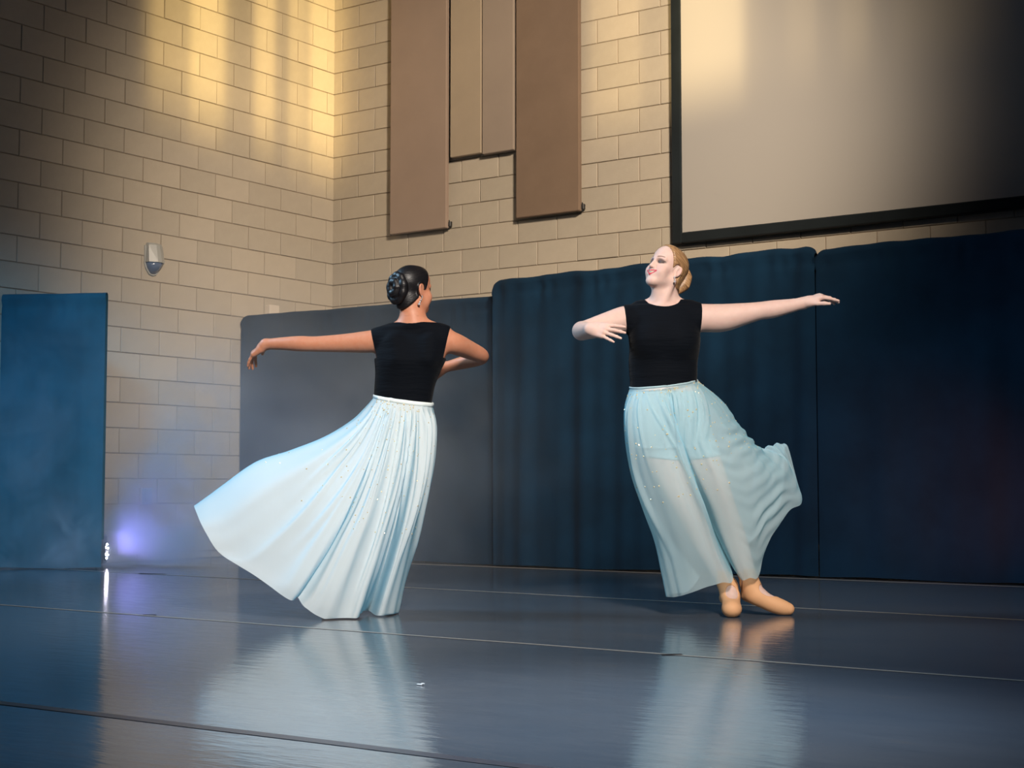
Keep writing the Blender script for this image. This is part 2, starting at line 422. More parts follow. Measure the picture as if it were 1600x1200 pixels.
# ------------------------------------------------------------------ small things on the left wall
fx = empty('wall_fixture', (0, -2.225, 2.345)); tag(fx, 'small grey wedge-shaped fixture high on the left block wall', 'wall fixture')
bm = bmesh.new()
W, H = 0.085, 0.262
pts = lambda z, w, d: [(0.0, -w, z), (d * 0.62, -w, z), (d, -w * 0.25, z), (d, w * 0.25, z), (d * 0.62, w, z), (0.0, w, z)]
rings = [pts(H, W * 0.80, 0.055), pts(H * 0.93, W * 0.86, 0.075), pts(0.10, W, 0.105)]
rv = [[bm.verts.new(q) for q in r] for r in rings]
for a, b2 in zip(rv, rv[1:]):
    for i in range(6): bm.faces.new((a[i], a[(i + 1) % 6], b2[(i + 1) % 6], b2[i]))
bm.faces.new(rv[0]); bm.faces.new(rv[-1][::-1])
bmesh.ops.recalc_face_normals(bm, faces=bm.faces)
bm_obj('housing', bm, M_FIXTURE, fx)
bm = bmesh.new()
rings = [pts(0.10, W * 0.94, 0.098), pts(0.05, W * 0.72, 0.066), pts(0.012, W * 0.34, 0.026)]
rv = [[bm.verts.new(q) for q in r] for r in rings]
for a, b2 in zip(rv, rv[1:]):
    for i in range(6): bm.faces.new((a[i], a[(i + 1) % 6], b2[(i + 1) % 6], b2[i]))
bm.faces.new(rv[0]); bm.faces.new(rv[-1][::-1]); bmesh.ops.recalc_face_normals(bm, faces=bm.faces)
bm_obj('lens', bm, M_LENS, fx, True)
bm = bmesh.new()
for y0, y1 in ((-W - 0.004, -W + 0.012), (W - 0.012, W + 0.004)): add_box(bm, 0, 0.02, y0, y1, 0.09, H - 0.02, 0.003)
for s in (-1, 1):
    add_tube(bm, [(0.012, s * W, 0.10), (0.014, s * W * 0.8, 0.05), (0.014, s * W * 0.4, 0.008), (0.014, 0, 0.0)], 0.008, 8)
bm_obj('base_rim', bm, M_FIXTURE, fx)

jb = empty('conduit_box', (0, -0.84, 2.02)); tag(jb, 'pale small box on the block wall peeking over the end of the low backdrop curtain', 'wall box')
bm = bmesh.new(); add_box(bm, 0.0, 0.055, -0.06, 0.06, 0.0, 0.205, 0.006); bm_obj('box_body', bm, M_PALEBOX, jb)
bm = bmesh.new(); add_box(bm, 0.055, 0.062, -0.063, 0.063, -0.003, 0.208, 0.002); bm_obj('cover_plate', bm, M_PALEBOX, jb)

ou = empty('wall_outlet', (0, -2.27, 0.455)); tag(ou, 'small blue-grey outlet box low on the left block wall in the smoke', 'outlet')
bm = bmesh.new(); add_box(bm, 0.0, 0.035, -0.055, 0.055, 0.0, 0.14, 0.005); bm_obj('box_body', bm, M_OUTEDGE, ou)
bm = bmesh.new(); add_box(bm, 0.035, 0.042, -0.052, 0.052, 0.004, 0.136, 0.003); o = bm_obj('cover_plate', bm, M_OUTLET, ou)
for zc in (0.045, 0.095):
    bm = bmesh.new(); add_box(bm, 0.040, 0.046, -0.018, 0.018, zc - 0.016, zc + 0.016, 0.004); bm_obj('socket', bm, M_OUTLET, o)

# ------------------------------------------------------------------ fog machine behind the leg curtain: its lit mouth shows past the edge
FOG = Vector((0.43, -3.02, 0.0)); FROT = -0.614 + 1.228  # faces along image right
fm = empty('fog_machine', FOG, 0.614 + 0.10); tag(fm, 'fog machine with a ring of white lights, peeking out from behind the leg curtain', 'fog machine')
bm = bmesh.new(); add_box(bm, -0.30, 0.0, -0.10, 0.10, 0.02, 0.24, 0.012); bm_obj('body', bm, M_FOGBODY, fm)
for sx, sy in ((-0.26, -0.08), (-0.26, 0.08), (-0.04, -0.08), (-0.04, 0.08)):
    bm = bmesh.new(); add_tube(bm, [(sx, sy, 0.0), (sx, sy, 0.022)], 0.014, 10); bm_obj('foot', bm, M_CLIP, fm)
bm = bmesh.new(); add_tube(bm, [(-0.005, 0, 0.115), (0.03, 0, 0.115)], 0.016, 12, r_end=0.011); bm_obj('nozzle', bm, M_FOGNOZ, fm)
bm = bmesh.new()
add_tube(bm, [(-0.005, 0, 0.115), (0.012, 0, 0.115)], 0.072, 24); bm_obj('lamp_ring', bm, M_FOGBODY, fm)
for k in range(6):
    a = R_(60 * k + 24)
    c = Vector((0.012, 0.052 * math.cos(a), 0.115 + 0.052 * math.sin(a)))
    bm = bmesh.new(); bmesh.ops.create_uvsphere(bm, u_segments=12, v_segments=8, radius=0.0085, matrix=Matrix.Translation(c)); bm_obj('led_lens', bm, M_LED, fm, True)
def fog_led(dx, dz, energy, color, ang):
    f = Vector((math.cos(0.714), math.sin(0.714), 0))
    p = FOG + f * 0.05 + Vector((0, 0, 0.115))
    return lamp('fog_machine_lamp', 'SPOT', p, p + f * math.cos(dz) + Vector((0, 0, math.sin(dz))), energy, color, 0.05, ang, 0.8)
fog_led(0, 0.12, 9, (0.78, 0.62, 1.0), 42)
fog_led(0, 0.62, 38, (0.36, 0.30, 1.0), 112)

# ------------------------------------------------------------------ marks on the floor
spike('tape_mark', 6.958, -5.934, 0.022, 0.075, 0.75, 'small black tape mark on the floor seam in front of the blonde dancer')
spike('tape_mark', 4.114, -5.843, 0.018, 0.060, 0.5, 'small black tape mark on the floor seam near the left of the frame')
spike('tape_mark', 1.50, -3.50, 0.03, 0.22, 0.15, 'thin black tape strip on the far floor seam by the smoke')
bm = bmesh.new()
add_box(bm, -0.010, 0.010, -0.005, 0.005, 0.0005, 0.004, 0.001); add_box(bm, 0.004, 0.014, -0.002, 0.006, 0.003, 0.007, 0.001)
o = bm_obj('paper_scrap', bm, M_PAPER); o.location = (6.749, -7.116, 0); tag(o, 'tiny white scrap lying on the empty floor between the two reflections', 'scrap')

# ------------------------------------------------------------------ implicit-surface modelling for the figures
F32 = np.float32
def cr(P0, P1, P2, P3, t):
    return 0.5 * (2 * P1 + (P2 - P0) * t + (2 * P0 - 5 * P1 + 4 * P2 - P3) * t * t + (3 * P1 - P0 - 3 * P2 + P3) * t ** 3)

class Field:
    """Signed distance samples on a regular grid; primitives are blended in smoothly and one continuous surface is drawn from it."""
    def __init__(self, lo, hi, h):
        self.h = h; self.lo = np.array(lo, dtype=np.float64)
        self.n = np.ceil((np.array(hi) - self.lo) / h).astype(int) + 1
        self.g = np.full(self.n, 0.2, dtype=F32)
    def box(self, lo, hi):
        i0 = np.maximum(0, np.floor((np.array(lo) - self.lo) / self.h).astype(int)); i1 = np.minimum(self.n, np.ceil((np.array(hi) - self.lo) / self.h).astype(int) + 1)
        return i0, i1
    def pts(self, i0, i1):
        ax = [(self.lo[d] + self.h * np.arange(i0[d], i1[d])).astype(F32) for d in range(3)]
        return ax[0][:, None, None], ax[1][None, :, None], ax[2][None, None, :]
    def put(self, lo, hi, fn, k=0.01, op='add', margin=0.035):
        i0, i1 = self.box(np.array(lo) - margin - k, np.array(hi) + margin + k)
        if np.any(i1 <= i0): return
        sl = tuple(slice(a, b) for a, b in zip(i0, i1))
        d = fn(*self.pts(i0, i1)).astype(F32); g = self.g[sl]
        if op == 'sub':
            h = np.maximum(k - np.abs(g + d), 0) / max(k, 1e-6); self.g[sl] = np.maximum(g, -d) + h * h * k * 0.25
        else:
            h = np.maximum(k - np.abs(g - d), 0) / max(k, 1e-6); self.g[sl] = np.minimum(g, d) - h * h * k * 0.25
    def cone(self, a, b, r0, r1=None, k=0.01, op='add', sq=None):
        r1 = r0 if r1 is None else r1
        a = np.array(a, float); b = np.array(b, float); ab = b - a; L2 = max(float(ab @ ab), 1e-12)
        def fn(x, y, z):
            px, py, pz = x - a[0], y - a[1], z - a[2]
            t = np.clip((px * ab[0] + py * ab[1] + pz * ab[2]) / L2, 0, 1)
            qx, qy, qz = px - t * ab[0], py - t * ab[1], pz - t * ab[2]
            return np.sqrt(qx * qx + qy * qy + qz * qz) - (r0 + (r1 - r0) * t)
        m = max(r0, r1); self.put(np.minimum(a, b) - m, np.maximum(a, b) + m, fn, k, op)
    def chain(self, pts, rs, k=0.01, sub=9):
        """One smooth limb through the joints: splined centre line and radius, joined to the rest once."""
        P = np.array([np.asarray(q, float) for q in pts]); r = np.array(rs, float); Q = np.c_[P, r]
        Qp = np.vstack([2 * Q[0] - Q[1], Q, 2 * Q[-1] - Q[-2]]); C = [Q[0]]
        for i in range(len(Q) - 1):
            for j in range(1, sub + 1): C.append(cr(Qp[i], Qp[i + 1], Qp[i + 2], Qp[i + 3], j / sub))
        C = np.array(C)
        def fn(x, y, z):
            d = None
            for a, b in zip(C, C[1:]):
                ab = b[:3] - a[:3]; L2 = float(ab @ ab) + 1e-12
                px, py, pz = x - a[0], y - a[1], z - a[2]
                t = np.clip((px * ab[0] + py * ab[1] + pz * ab[2]) / L2, 0, 1)
                e = np.sqrt((px - t * ab[0]) ** 2 + (py - t * ab[1]) ** 2 + (pz - t * ab[2]) ** 2) - (a[3] + (b[3] - a[3]) * t)
                d = e if d is None else np.minimum(d, e)
            return d
        m = r.max() * 1.05; self.put(C[:, :3].min(0) - m, C[:, :3].max(0) + m, fn, k)
    def ell(self, c, r, R=None, k=0.01, op='add'):
        c = np.array(c, float); r = np.array(r, float); R = np.eye(3) if R is None else np.array(R)   # rows of R: local axes
        ext = np.sqrt(((R * r[:, None]) ** 2).sum(0))
        def fn(x, y, z):
            px, py, pz = x - c[0], y - c[1], z - c[2]
            u = [(R[i, 0] * px + R[i, 1] * py + R[i, 2] * pz) / r[i] for i in range(3)]
            k0 = np.sqrt(u[0] ** 2 + u[1] ** 2 + u[2] ** 2); k1 = np.sqrt((u[0] / r[0]) ** 2 + (u[1] / r[1]) ** 2 + (u[2] / r[2]) ** 2) + 1e-9
            return k0 * (k0 - 1) / k1
        self.put(c - ext, c + ext, fn, k, op)
    def loft(self, secs, k=0.02, p=2.3):
        """secs: (z, a, b, ra, rb), stacked sections; superelliptic trunk."""
        S = np.array(sorted(secs)); zz = S[:, 0]
        lo = [(S[:, 1] - S[:, 3]).min(), (S[:, 2] - S[:, 4]).min(), zz[0]]; hi = [(S[:, 1] + S[:, 3]).max(), (S[:, 2] + S[:, 4]).max(), zz[-1]]
        def smooth(z, col):       # monotone-ish cubic through the sections
            m = np.gradient(S[:, col], zz); i = np.clip(np.searchsorted(zz, z) - 1, 0, len(zz) - 2)
            h = zz[i + 1] - zz[i]; t = np.clip((z - zz[i]) / h, 0, 1)
            return ((2 * t ** 3 - 3 * t ** 2 + 1) * S[i, col] + (t ** 3 - 2 * t ** 2 + t) * h * m[i] + (-2 * t ** 3 + 3 * t ** 2) * S[i + 1, col] + (t ** 3 - t ** 2) * h * m[i + 1])
        def fn(x, y, z):
            zf = z.ravel(); ca, cb, ra, rb = (smooth(zf, c)[None, None, :] for c in (1, 2, 3, 4))
            u = np.abs((x - ca) / ra); v = np.abs((y - cb) / rb)
            q = (u ** p + v ** p) ** (1 / p)
            d = (q - 1) * np.minimum(ra, rb)
            return np.maximum(d, np.maximum(zz[0] - z, z - zz[-1]))
        self.put(lo, hi, fn, k)
    def clone_region(self, lo, hi):
        i0, i1 = self.box(lo, hi); f = Field.__new__(Field); f.h = self.h; f.lo = self.lo + i0 * self.h; f.n = i1 - i0
        f.g = self.g[tuple(slice(a, b) for a, b in zip(i0, i1))].copy(); return f
    def coords(self):
        return self.pts(np.zeros(3, int), self.n)
    def clip(self, d, k=0.004):
        h = np.maximum(k - np.abs(self.g - d), 0) / k
        self.g = (np.maximum(self.g, d) + h * h * k * 0.25).astype(F32)
    def surface(self):
        """Naive surface nets: vertices, quads."""
        g = self.g; g[0] = g[-1] = 0.2; g[:, 0] = g[:, -1] = 0.2; g[:, :, 0] = g[:, :, -1] = 0.2
        s = g < 0
        cnt = np.zeros(np.array(s.shape) - 1, dtype=np.int8)
        for dx in (0, 1):
            for dy in (0, 1):
                for dz in (0, 1):
                    cnt += s[dx:s.shape[0] - 1 + dx, dy:s.shape[1] - 1 + dy, dz:s.shape[2] - 1 + dz]
        act = np.argwhere((cnt > 0) & (cnt < 8)); idx = np.full(cnt.shape, -1, dtype=np.int32)
        idx[tuple(act.T)] = np.arange(len(act))
        corner = {}
        for c in np.ndindex(2, 2, 2): corner[c] = g[act[:, 0] + c[0], act[:, 1] + c[1], act[:, 2] + c[2]]
        acc = np.zeros((len(act), 3)); num = np.zeros(len(act))
        for ax in range(3):
            for o in np.ndindex(2, 2):
                c0 = list(o); c0.insert(ax, 0); c1 = list(o); c1.insert(ax, 1)
                a, b = corner[tuple(c0)], corner[tuple(c1)]; m = (a < 0) != (b < 0)
                t = np.where(m, a / np.where(m, a - b, 1), 0)
                p = np.array(c0, float)[None, :].repeat(len(act), 0); p[:, ax] += t
                acc += p * m[:, None]; num += m
        V = self.lo + (act + acc / num[:, None]) * self.h
        Q = []
        for ax in range(3):
            a = [slice(None)] * 3; b = [slice(None)] * 3; a[ax] = slice(0, -1); b[ax] = slice(1, None)
            ed = s[tuple(a)] != s[tuple(b)]; e = np.argwhere(ed)
            o1, o2 = [d for d in range(3) if d != ax]
            e = e[(e[:, o1] > 0) & (e[:, o2] > 0) & (e[:, o1] < s.shape[o1] - 1) & (e[:, o2] < s.shape[o2] - 1)]
            inside = s[tuple(e.T)]
            def cell(u, v):
                q = e.copy(); q[:, o1] -= u; q[:, o2] -= v; return idx[tuple(q.T)]
            q = np.stack([cell(0, 0), cell(1, 0), cell(1, 1), cell(0, 1)], 1)
            flip = inside if ax != 1 else ~inside
            q[~flip] = q[~flip][:, ::-1]
            Q.append(q)
        Q = np.concatenate(Q); Q = Q[(Q >= 0).all(1)]
        return V, Q[:, ::-1] if False else Q

def np_mesh(name, V, Q, mats, parent, smooth=True, colors=None, matidx=None, relax=1):
    V = np.asarray(V, float)
    for _ in range(relax):        # light relaxation removes grid steps
        acc = np.zeros_like(V); n = np.zeros(len(V))
        for i in range(4):
            a, b = Q[:, i], Q[:, (i + 1) % 4]
            for d in range(3): acc[:, d] += np.bincount(a, V[b, d], len(V)) + np.bincount(b, V[a, d], len(V))
            n += np.bincount(a, minlength=len(V)) + np.bincount(b, minlength=len(V))
        inner = (np.bincount(Q.ravel(), minlength=len(V)) > 2)[:, None]          # open rims stay where they are
        V = np.where(inner, 0.55 * V + 0.45 * acc / np.maximum(n, 1)[:, None], V)
    me = bpy.data.meshes.new(name)
    me.vertices.add(len(V)); me.vertices.foreach_set('co', V.astype(F32).ravel())
    me.loops.add(Q.size); me.loops.foreach_set('vertex_index', Q.astype(np.int32).ravel())
    me.polygons.add(len(Q)); me.polygons.foreach_set('loop_start', np.arange(0, Q.size, 4, dtype=np.int32))
    try: me.polygons.foreach_set('loop_total', np.full(len(Q), 4, dtype=np.int32))
    except Exception: pass
    for m in mats: me.materials.append(m)
    if matidx is not None: me.polygons.foreach_set('material_index', matidx.astype(np.int32))
    me.update(calc_edges=True); me.validate()
    if colors is not None:
        at = me.color_attributes.new('tone', 'FLOAT_COLOR', 'POINT')
        at.data.foreach_set('color', np.concatenate([colors, np.ones((len(V), 1))], 1).astype(F32).ravel())
    return link_mesh(name, me, None, parent, smooth), V

def body_surface(model, lo, hi, vox, fine):
    """Model once on a coarse grid and again, finer, inside the given boxes (face, hands); returns one vertex/quad set and the coarse field."""
    F = Field(lo, hi, vox); model(F); V, Q = F.surface(); C = V[Q].mean(1); keep = np.ones(len(Q), bool)
    Vs, Qs, n, fields = [V], [], len(V), []
    for (blo, bhi, bv) in fine:
        keep &= ~((C > blo) & (C < bhi)).all(1)
        f = Field(np.array(blo) - 0.02, np.array(bhi) + 0.02, bv); model(f); fields.append(f)
        f2 = Field.__new__(Field); f2.h, f2.lo, f2.n, f2.g = f.h, f.lo, f.n, f.g.copy()
        v, q = f2.surface(); c = v[q].mean(1); m = ((c > np.array(blo) - vox * 0.6) & (c < np.array(bhi) + vox * 0.6)).all(1)
        Qs.append(q[m] + n); Vs.append(v); n += len(v)
    Q = np.concatenate([Q[keep]] + Qs); V = np.concatenate(Vs)
    used = np.unique(Q); remap = np.full(len(V), -1); remap[used] = np.arange(len(used))
    return V[used], remap[Q], F, fields

def skin_mat(name, rough=0.45, sss=0.12):
    m, nt, b = mat(name, (0.6, 0.4, 0.3), rough, spec=0.3, sss=sss)
    a = nt.nodes.new('ShaderNodeAttribute'); a.attribute_name = 'tone'
    n = tex_noise(nt, 45, 3, 0.5)
    nt.links.new(mixcol(nt, 0.06, a.outputs['Color'], ramp(nt, n, [(0.3, (0.5, 0.25, 0.2)), (0.7, (0.9, 0.75, 0.65))])), b.inputs['Base Color'])
    return m

def unit(v): v = np.array(v, float); return v / np.linalg.norm(v)
def ortho(fwd, up):
    f = unit(fwd); u = np.array(up, float); u = unit(u - f * (u @ f)); return f, u, np.cross(u, f)
def rotv(v, ax, ang):
    ax = unit(ax); v = np.array(v, float)
    return v * math.cos(ang) + np.cross(ax, v) * math.sin(ang) + ax * (ax @ v) * (1 - math.cos(ang))

class Head:
    """Head frame: f forward (face), u up, s towards the figure's left. Origin between the eyes' height and the ears."""
    def __init__(self, c, fwd, up, scale):
        self.c = np.array(c, float); self.f, self.u, s = ortho(fwd, up); self.s = s; self.k = scale   # s = u x f : figure's left
        self.R = np.array([self.s, self.f, self.u])
    def p(self, s, f, u): return self.c + self.k * (self.s * s + self.f * f + self.u * u)
    def loc(self, V): d = (V - self.c) / self.k; return d @ self.s, d @ self.f, d @ self.u
    def build(self, F, smile=0.0):
        k = self.k; P = self.p; R = self.R
        E = lambda c, r, kk=0.02, op='add': F.ell(P(*c), np.array(r) * k, R, kk * k, op)
        C = lambda a, b, r0, r1, kk=0.01, op='add': F.cone(P(*a), P(*b), r0 * k, r1 * k, kk * k, op)
        E((0, -0.018, 0.035), (0.0735, 0.092, 0.080)); E((0, 0.030, 0.045), (0.062, 0.056, 0.062), 0.03)
        E((0, 0.028, -0.030), (0.058, 0.062, 0.072), 0.03)
        C((-0.040, -0.005, -0.060), (-0.016, 0.066, -0.096), 0.021, 0.015, 0.03); C((0.040, -0.005, -0.060), (0.016, 0.066, -0.096), 0.021, 0.015, 0.03)
        E((0, 0.070, -0.097), (0.019, 0.015, 0.015), 0.025)                                           # chin
        for s in (-1, 1):
            E((s * 0.040, 0.058, -0.030), (0.022, 0.020, 0.020), 0.025)                               # cheekbone
            if smile: E((s * 0.038, 0.066, -0.044), (0.018, 0.015, 0.017), 0.025); E((s * 0.036, 0.050, -0.066), (0.013, 0.012, 0.016), 0.035)
            C((s * 0.012, 0.086, 0.022), (s * 0.044, 0.070, 0.020), 0.010, 0.008, 0.015)               # brow
            E((s * 0.031, 0.094, 0.003), (0.017, 0.016, 0.011), 0.012, 'sub')                         # socket
            E((s * 0.031, 0.0725, 0.002), (0.0135, 0.0135, 0.0125), 0.003)                             # eye
            C((s * 0.018, 0.083, 0.0075), (s * 0.044, 0.076, 0.006), 0.0032, 0.003, 0.004)             # upper lid
        C((0, 0.086, 0.014), (0, 0.101, -0.026), 0.0075, 0.010, 0.012)                                # nose
        E((0, 0.101, -0.030), (0.0105, 0.0105, 0.009), 0.008)
        for s in (-1, 1): E((s * 0.0115, 0.091, -0.033), (0.0075, 0.010, 0.007), 0.006); E((s * 0.006, 0.099, -0.040), (0.0035, 0.005, 0.003), 0.002, 'sub')
        w = 0.025 + 0.009 * smile; up_ = 0.008 * smile
        E((0, 0.080, -0.058), (0.026, 0.014, 0.022), 0.015)                                           # muzzle
        if smile: 
            E((0, 0.092, -0.059), (0.023, 0.012, 0.0070), 0.004, 'sub')
            E((0, 0.079, -0.057), (0.024, 0.0115, 0.008), 0.002)                                       # teeth
        for s in (-1, 1):
            C((0, 0.096, -0.053 + 0.0), (s * w, 0.078, -0.056 + up_), 0.0042, 0.0025, 0.004)
            C((0, 0.093, -0.0665 - 0.003 * smile), (s * w, 0.077, -0.057 + up_), 0.0050, 0.0025, 0.004)
            # ear
            e = (s * 0.074, -0.012, -0.008)
            Re = np.array([rotv(self.s, self.u, -s * 0.45), rotv(self.f, self.u, -s * 0.45), self.u]); Re = np.array([Re[0], rotv(Re[1], Re[0], -0.22), rotv(Re[2], Re[0], -0.22)])
            F.ell(P(*e), np.array((0.0085, 0.0175, 0.031)) * k, Re, 0.006 * k)
            F.ell(P(e[0] + s * 0.008, e[1] + 0.003, e[2] + 0.002), np.array((0.006, 0.010, 0.019)) * k, Re, 0.005 * k, 'sub')
            F.ell(P(e[0] - s * 0.002, e[1] + 0.010, e[2] - 0.026), np.array((0.006, 0.008, 0.010)) * k, Re, 0.006 * k)
    def paint(self, V, col, lips, brow, eye_dark, smile):
        s, f, u = self.loc(V); a = np.abs(s); e = 0.0012
        def st(x): return np.clip(x / e * 0.5 + 0.5, 0, 1)               # soft step, about a millimetre wide
        def put(m, c, w=1.0):
            m = (np.asarray(m, float) * w)[:, None]; col[:] = col * (1 - m) + np.array(c) * m
        w = 0.025 + 0.009 * smile; up_ = 0.008 * smile
        t = np.clip(a / w, 0, 1)
        yu = -0.053 + (-0.003 + up_) * t; yl = -0.0665 - 0.003 * smile + (0.0095 + up_ + 0.003 * smile) * t
        face = st(f - 0.055); head = (np.abs(s) < 0.12) & (np.abs(u) < 0.16) & (np.abs(f) < 0.16)
        face = face * head
        mouth = face * st(w + 0.001 - a)
        put(mouth * st(yu + 0.0066 * (1 - 0.6 * t) - u) * st(u - yl + 0.0080 * (1 - 0.6 * t)), lips)
        if smile:
            put(mouth * st(0.024 - a) * st(yu - 0.0020 - u) * st(u - yl - 0.0036), (0.74, 0.66, 0.54))
        bu = 0.0240 + 0.006 * np.sin(np.clip((a - 0.012) / 0.036, 0, 1) * 2.3)
        put(face * st(a - 0.013) * st(0.047 - a) * st(0.0034 * (1.15 - np.clip((a - 0.02) / 0.03, 0, 1) * 0.6) - np.abs(u - bu)), brow, 0.85)
        de = np.sqrt(((a - 0.032) / 0.019) ** 2 + ((u - 0.0055) / 0.0105) ** 2)
        put(face * np.clip(1.9 * (1.3 - de), 0, 1), eye_dark, 0.92)
        dw = np.sqrt(((a - 0.031) / 0.0125) ** 2 + ((u - 0.0005) / 0.0046) ** 2)
        put(face * np.clip((1.45 - dw) * 4, 0, 1), (0.02, 0.013, 0.012), 0.9)
        put(face * np.clip((0.85 - dw) * 4, 0, 1), (0.11, 0.085, 0.08)); put(face * st(0.0064 - np.hypot(a - 0.031, u - 0.001)) * (dw < 1.05), (0.035, 0.04, 0.045))
        put(face * st(0.0018 - np.abs(u - 0.0060 - 0.10 * np.clip(a - 0.036, 0, 1))) * st(a - 0.018) * st(0.052 - a), (0.012, 0.008, 0.007), 0.95)
        ck = np.exp(-(((a - 0.044) / 0.018) ** 2 + ((u + 0.032) / 0.015) ** 2)) * (f > 0.02) * head
        put(ck, np.array(lips) * 0.5 + np.array((0.30, 0.18, 0.15)), 0.22)
        er = np.exp(-(((a - 0.083) / 0.006) ** 2 + ((u + 0.006) / 0.02) ** 2)) * head * (f < 0.03)
        put(er, (0.55, 0.22, 0.18), 0.35)

def hand(F, wrist, X, N, thumb_side, curls, spread=0.06, k=1.0, thumb=(0.5, 0.15, 0.15), rw=0.026):
    """X: wrist to knuckles, N: back of the hand, thumb_side: +1 if the thumb lies along N x X ... curls: per finger three bends."""
    X = unit(X); N = np.array(N, float); N = unit(N - X * (N @ X)); S = np.cross(N, X) * thumb_side; W = np.array(wrist, float)
    tips = []
    offs = [0.027, 0.009, -0.009, -0.026]; lens = [(0.040, 0.024, 0.020), (0.044, 0.027, 0.021), (0.041, 0.025, 0.021), (0.032, 0.019, 0.018)]
    rs = [0.0090, 0.0092, 0.0088, 0.0078]; base = [0.084, 0.086, 0.081, 0.074]
    for i in range(4):
        kn = W + k * (X * base[i] + S * offs[i] + N * (0.003 if i in (1, 2) else 0.0))
        F.cone(W + k * (X * 0.012 + S * offs[i] * 0.55), kn, 0.0145 * k, 0.0105 * k, 0.012)
        F.cone(W + k * (X * 0.03 + S * offs[i] * 0.8 - N * 0.006), kn - N * 0.004 * k, 0.013 * k, 0.009 * k, 0.012)
        d = rotv(X, N, math.copysign(1, float(np.cross(N, X) @ S)) * spread * (1.5 - i)); p = kn; r = rs[i] * k
        ax = np.cross(N, d)          # bending axis: positive bend goes towards the palm
        for j in range(3):
            d = rotv(d, ax, curls[i][j]); q = p + d * lens[i][j] * k; r2 = r * (0.92 if j < 2 else 0.80)
            F.cone(p, q, r, r2, 0.004 if j else 0.006); p, r = q, r2
        tips.append(p)
    b = W + k * (X * 0.022 + S * 0.024 - N * 0.006)
    d = unit(X * math.cos(thumb[0]) + S * math.sin(thumb[0]) - N * 0.25); p = b; r = 0.0135 * k
    for j, ln in enumerate((0.040, 0.032, 0.026)):
        if j: d = unit(rotv(d, N, -math.copysign(1, float(np.cross(N, X) @ S)) * thumb[j]) - N * 0.08)
        q = p + d * ln * k; r2 = (0.0105, 0.0095, 0.0075)[j] * k
        F.cone(p, q, r, r2, 0.012 if j == 0 else 0.004); p, r = q, r2
    tips.append(p)
    F.ell(W + X * 0.045 * k + S * 0.022 * k - N * 0.010 * k, np.array((0.028, 0.014, 0.012)) * k, np.array([X, S, N]), 0.012)
    F.cone(W, W + X * 0.025, rw * 0.84, rw * 0.80, 0.02)
    return tips
# ------------------------------------------------------------------ the dancers
VOX = 0.0036
class Stage:
    """Figure frame: a to the right across the stage, b upstage, z up, origin on the floor under the figure; at() reads the pose sheet."""
    def __init__(self, x0, d0):
        self.cp, self.sp = math.cos(PITCH), math.sin(PITCH); self.d0 = d0; self.x0 = 0.0
        self.x0 = self._a(x0, -0.6, d0)
        R = Vector((math.cos(YAW), -math.sin(YAW), 0)); Fd = Vector((math.sin(YAW), math.cos(YAW), 0))
        self.origin = Vector((CAMPOS.x, CAMPOS.y, 0)) + R * self.x0 + Fd * d0; self.rz = -YAW
    def _a(self, px, zr, D): return (px - 800) / FPX * (D * self.cp + zr * self.sp)
    def at(self, px, py, b=0.0):
        D = self.d0 + b; v = (600 - py) / FPX
        zr = D * (v * self.cp + self.sp) / (self.cp - v * self.sp)
        return np.array((self._a(px, zr, D) - self.x0, b, zr + CAMPOS.z))
    def m(self, npx): return npx * self.d0 / FPX

def trunk(S, rows):
    out = []
    for y, l, r, b, rb in rows:
        L_, R2 = S.at(l, y, b), S.at(r, y, b)
        out.append((L_[2], (L_[0] + R2[0]) / 2, b, (R2[0] - L_[0]) / 2, rb))
    return out

def garment(F, lo, hi, off, clips, k=0.004):
    f = F.clone_region(lo, hi); f.g = f.g - F32(off); X, Y, Z = f.coords()
    for c in clips: f.clip(c(X, Y, Z), k)
    return f

def plane_clip(p, n):
    n = unit(n); d = float(np.dot(p, n))
    return lambda x, y, z: (n[0] * x + n[1] * y + n[2] * z - d)
def armhole(p, n, zlow):
    f = plane_clip(p, n)
    return lambda x, y, z: np.minimum(f(x, y, z), z - zlow + 0 * x + 0 * y)
def below(pl, pr):
    sl = (pr[2] - pl[2]) / (pr[0] - pl[0])
    return lambda x, y, z: (pl[2] + (x - pl[0]) * sl) - z + 0 * y
def ell_out(c, r):
    c = np.array(c); r = np.array(r)
    def fn(x, y, z):
        q = np.sqrt(((x - c[0]) / r[0]) ** 2 + ((y - c[1]) / r[1]) ** 2 + ((z - c[2]) / r[2]) ** 2)
        return (1 - q) * r.min()
    return fn

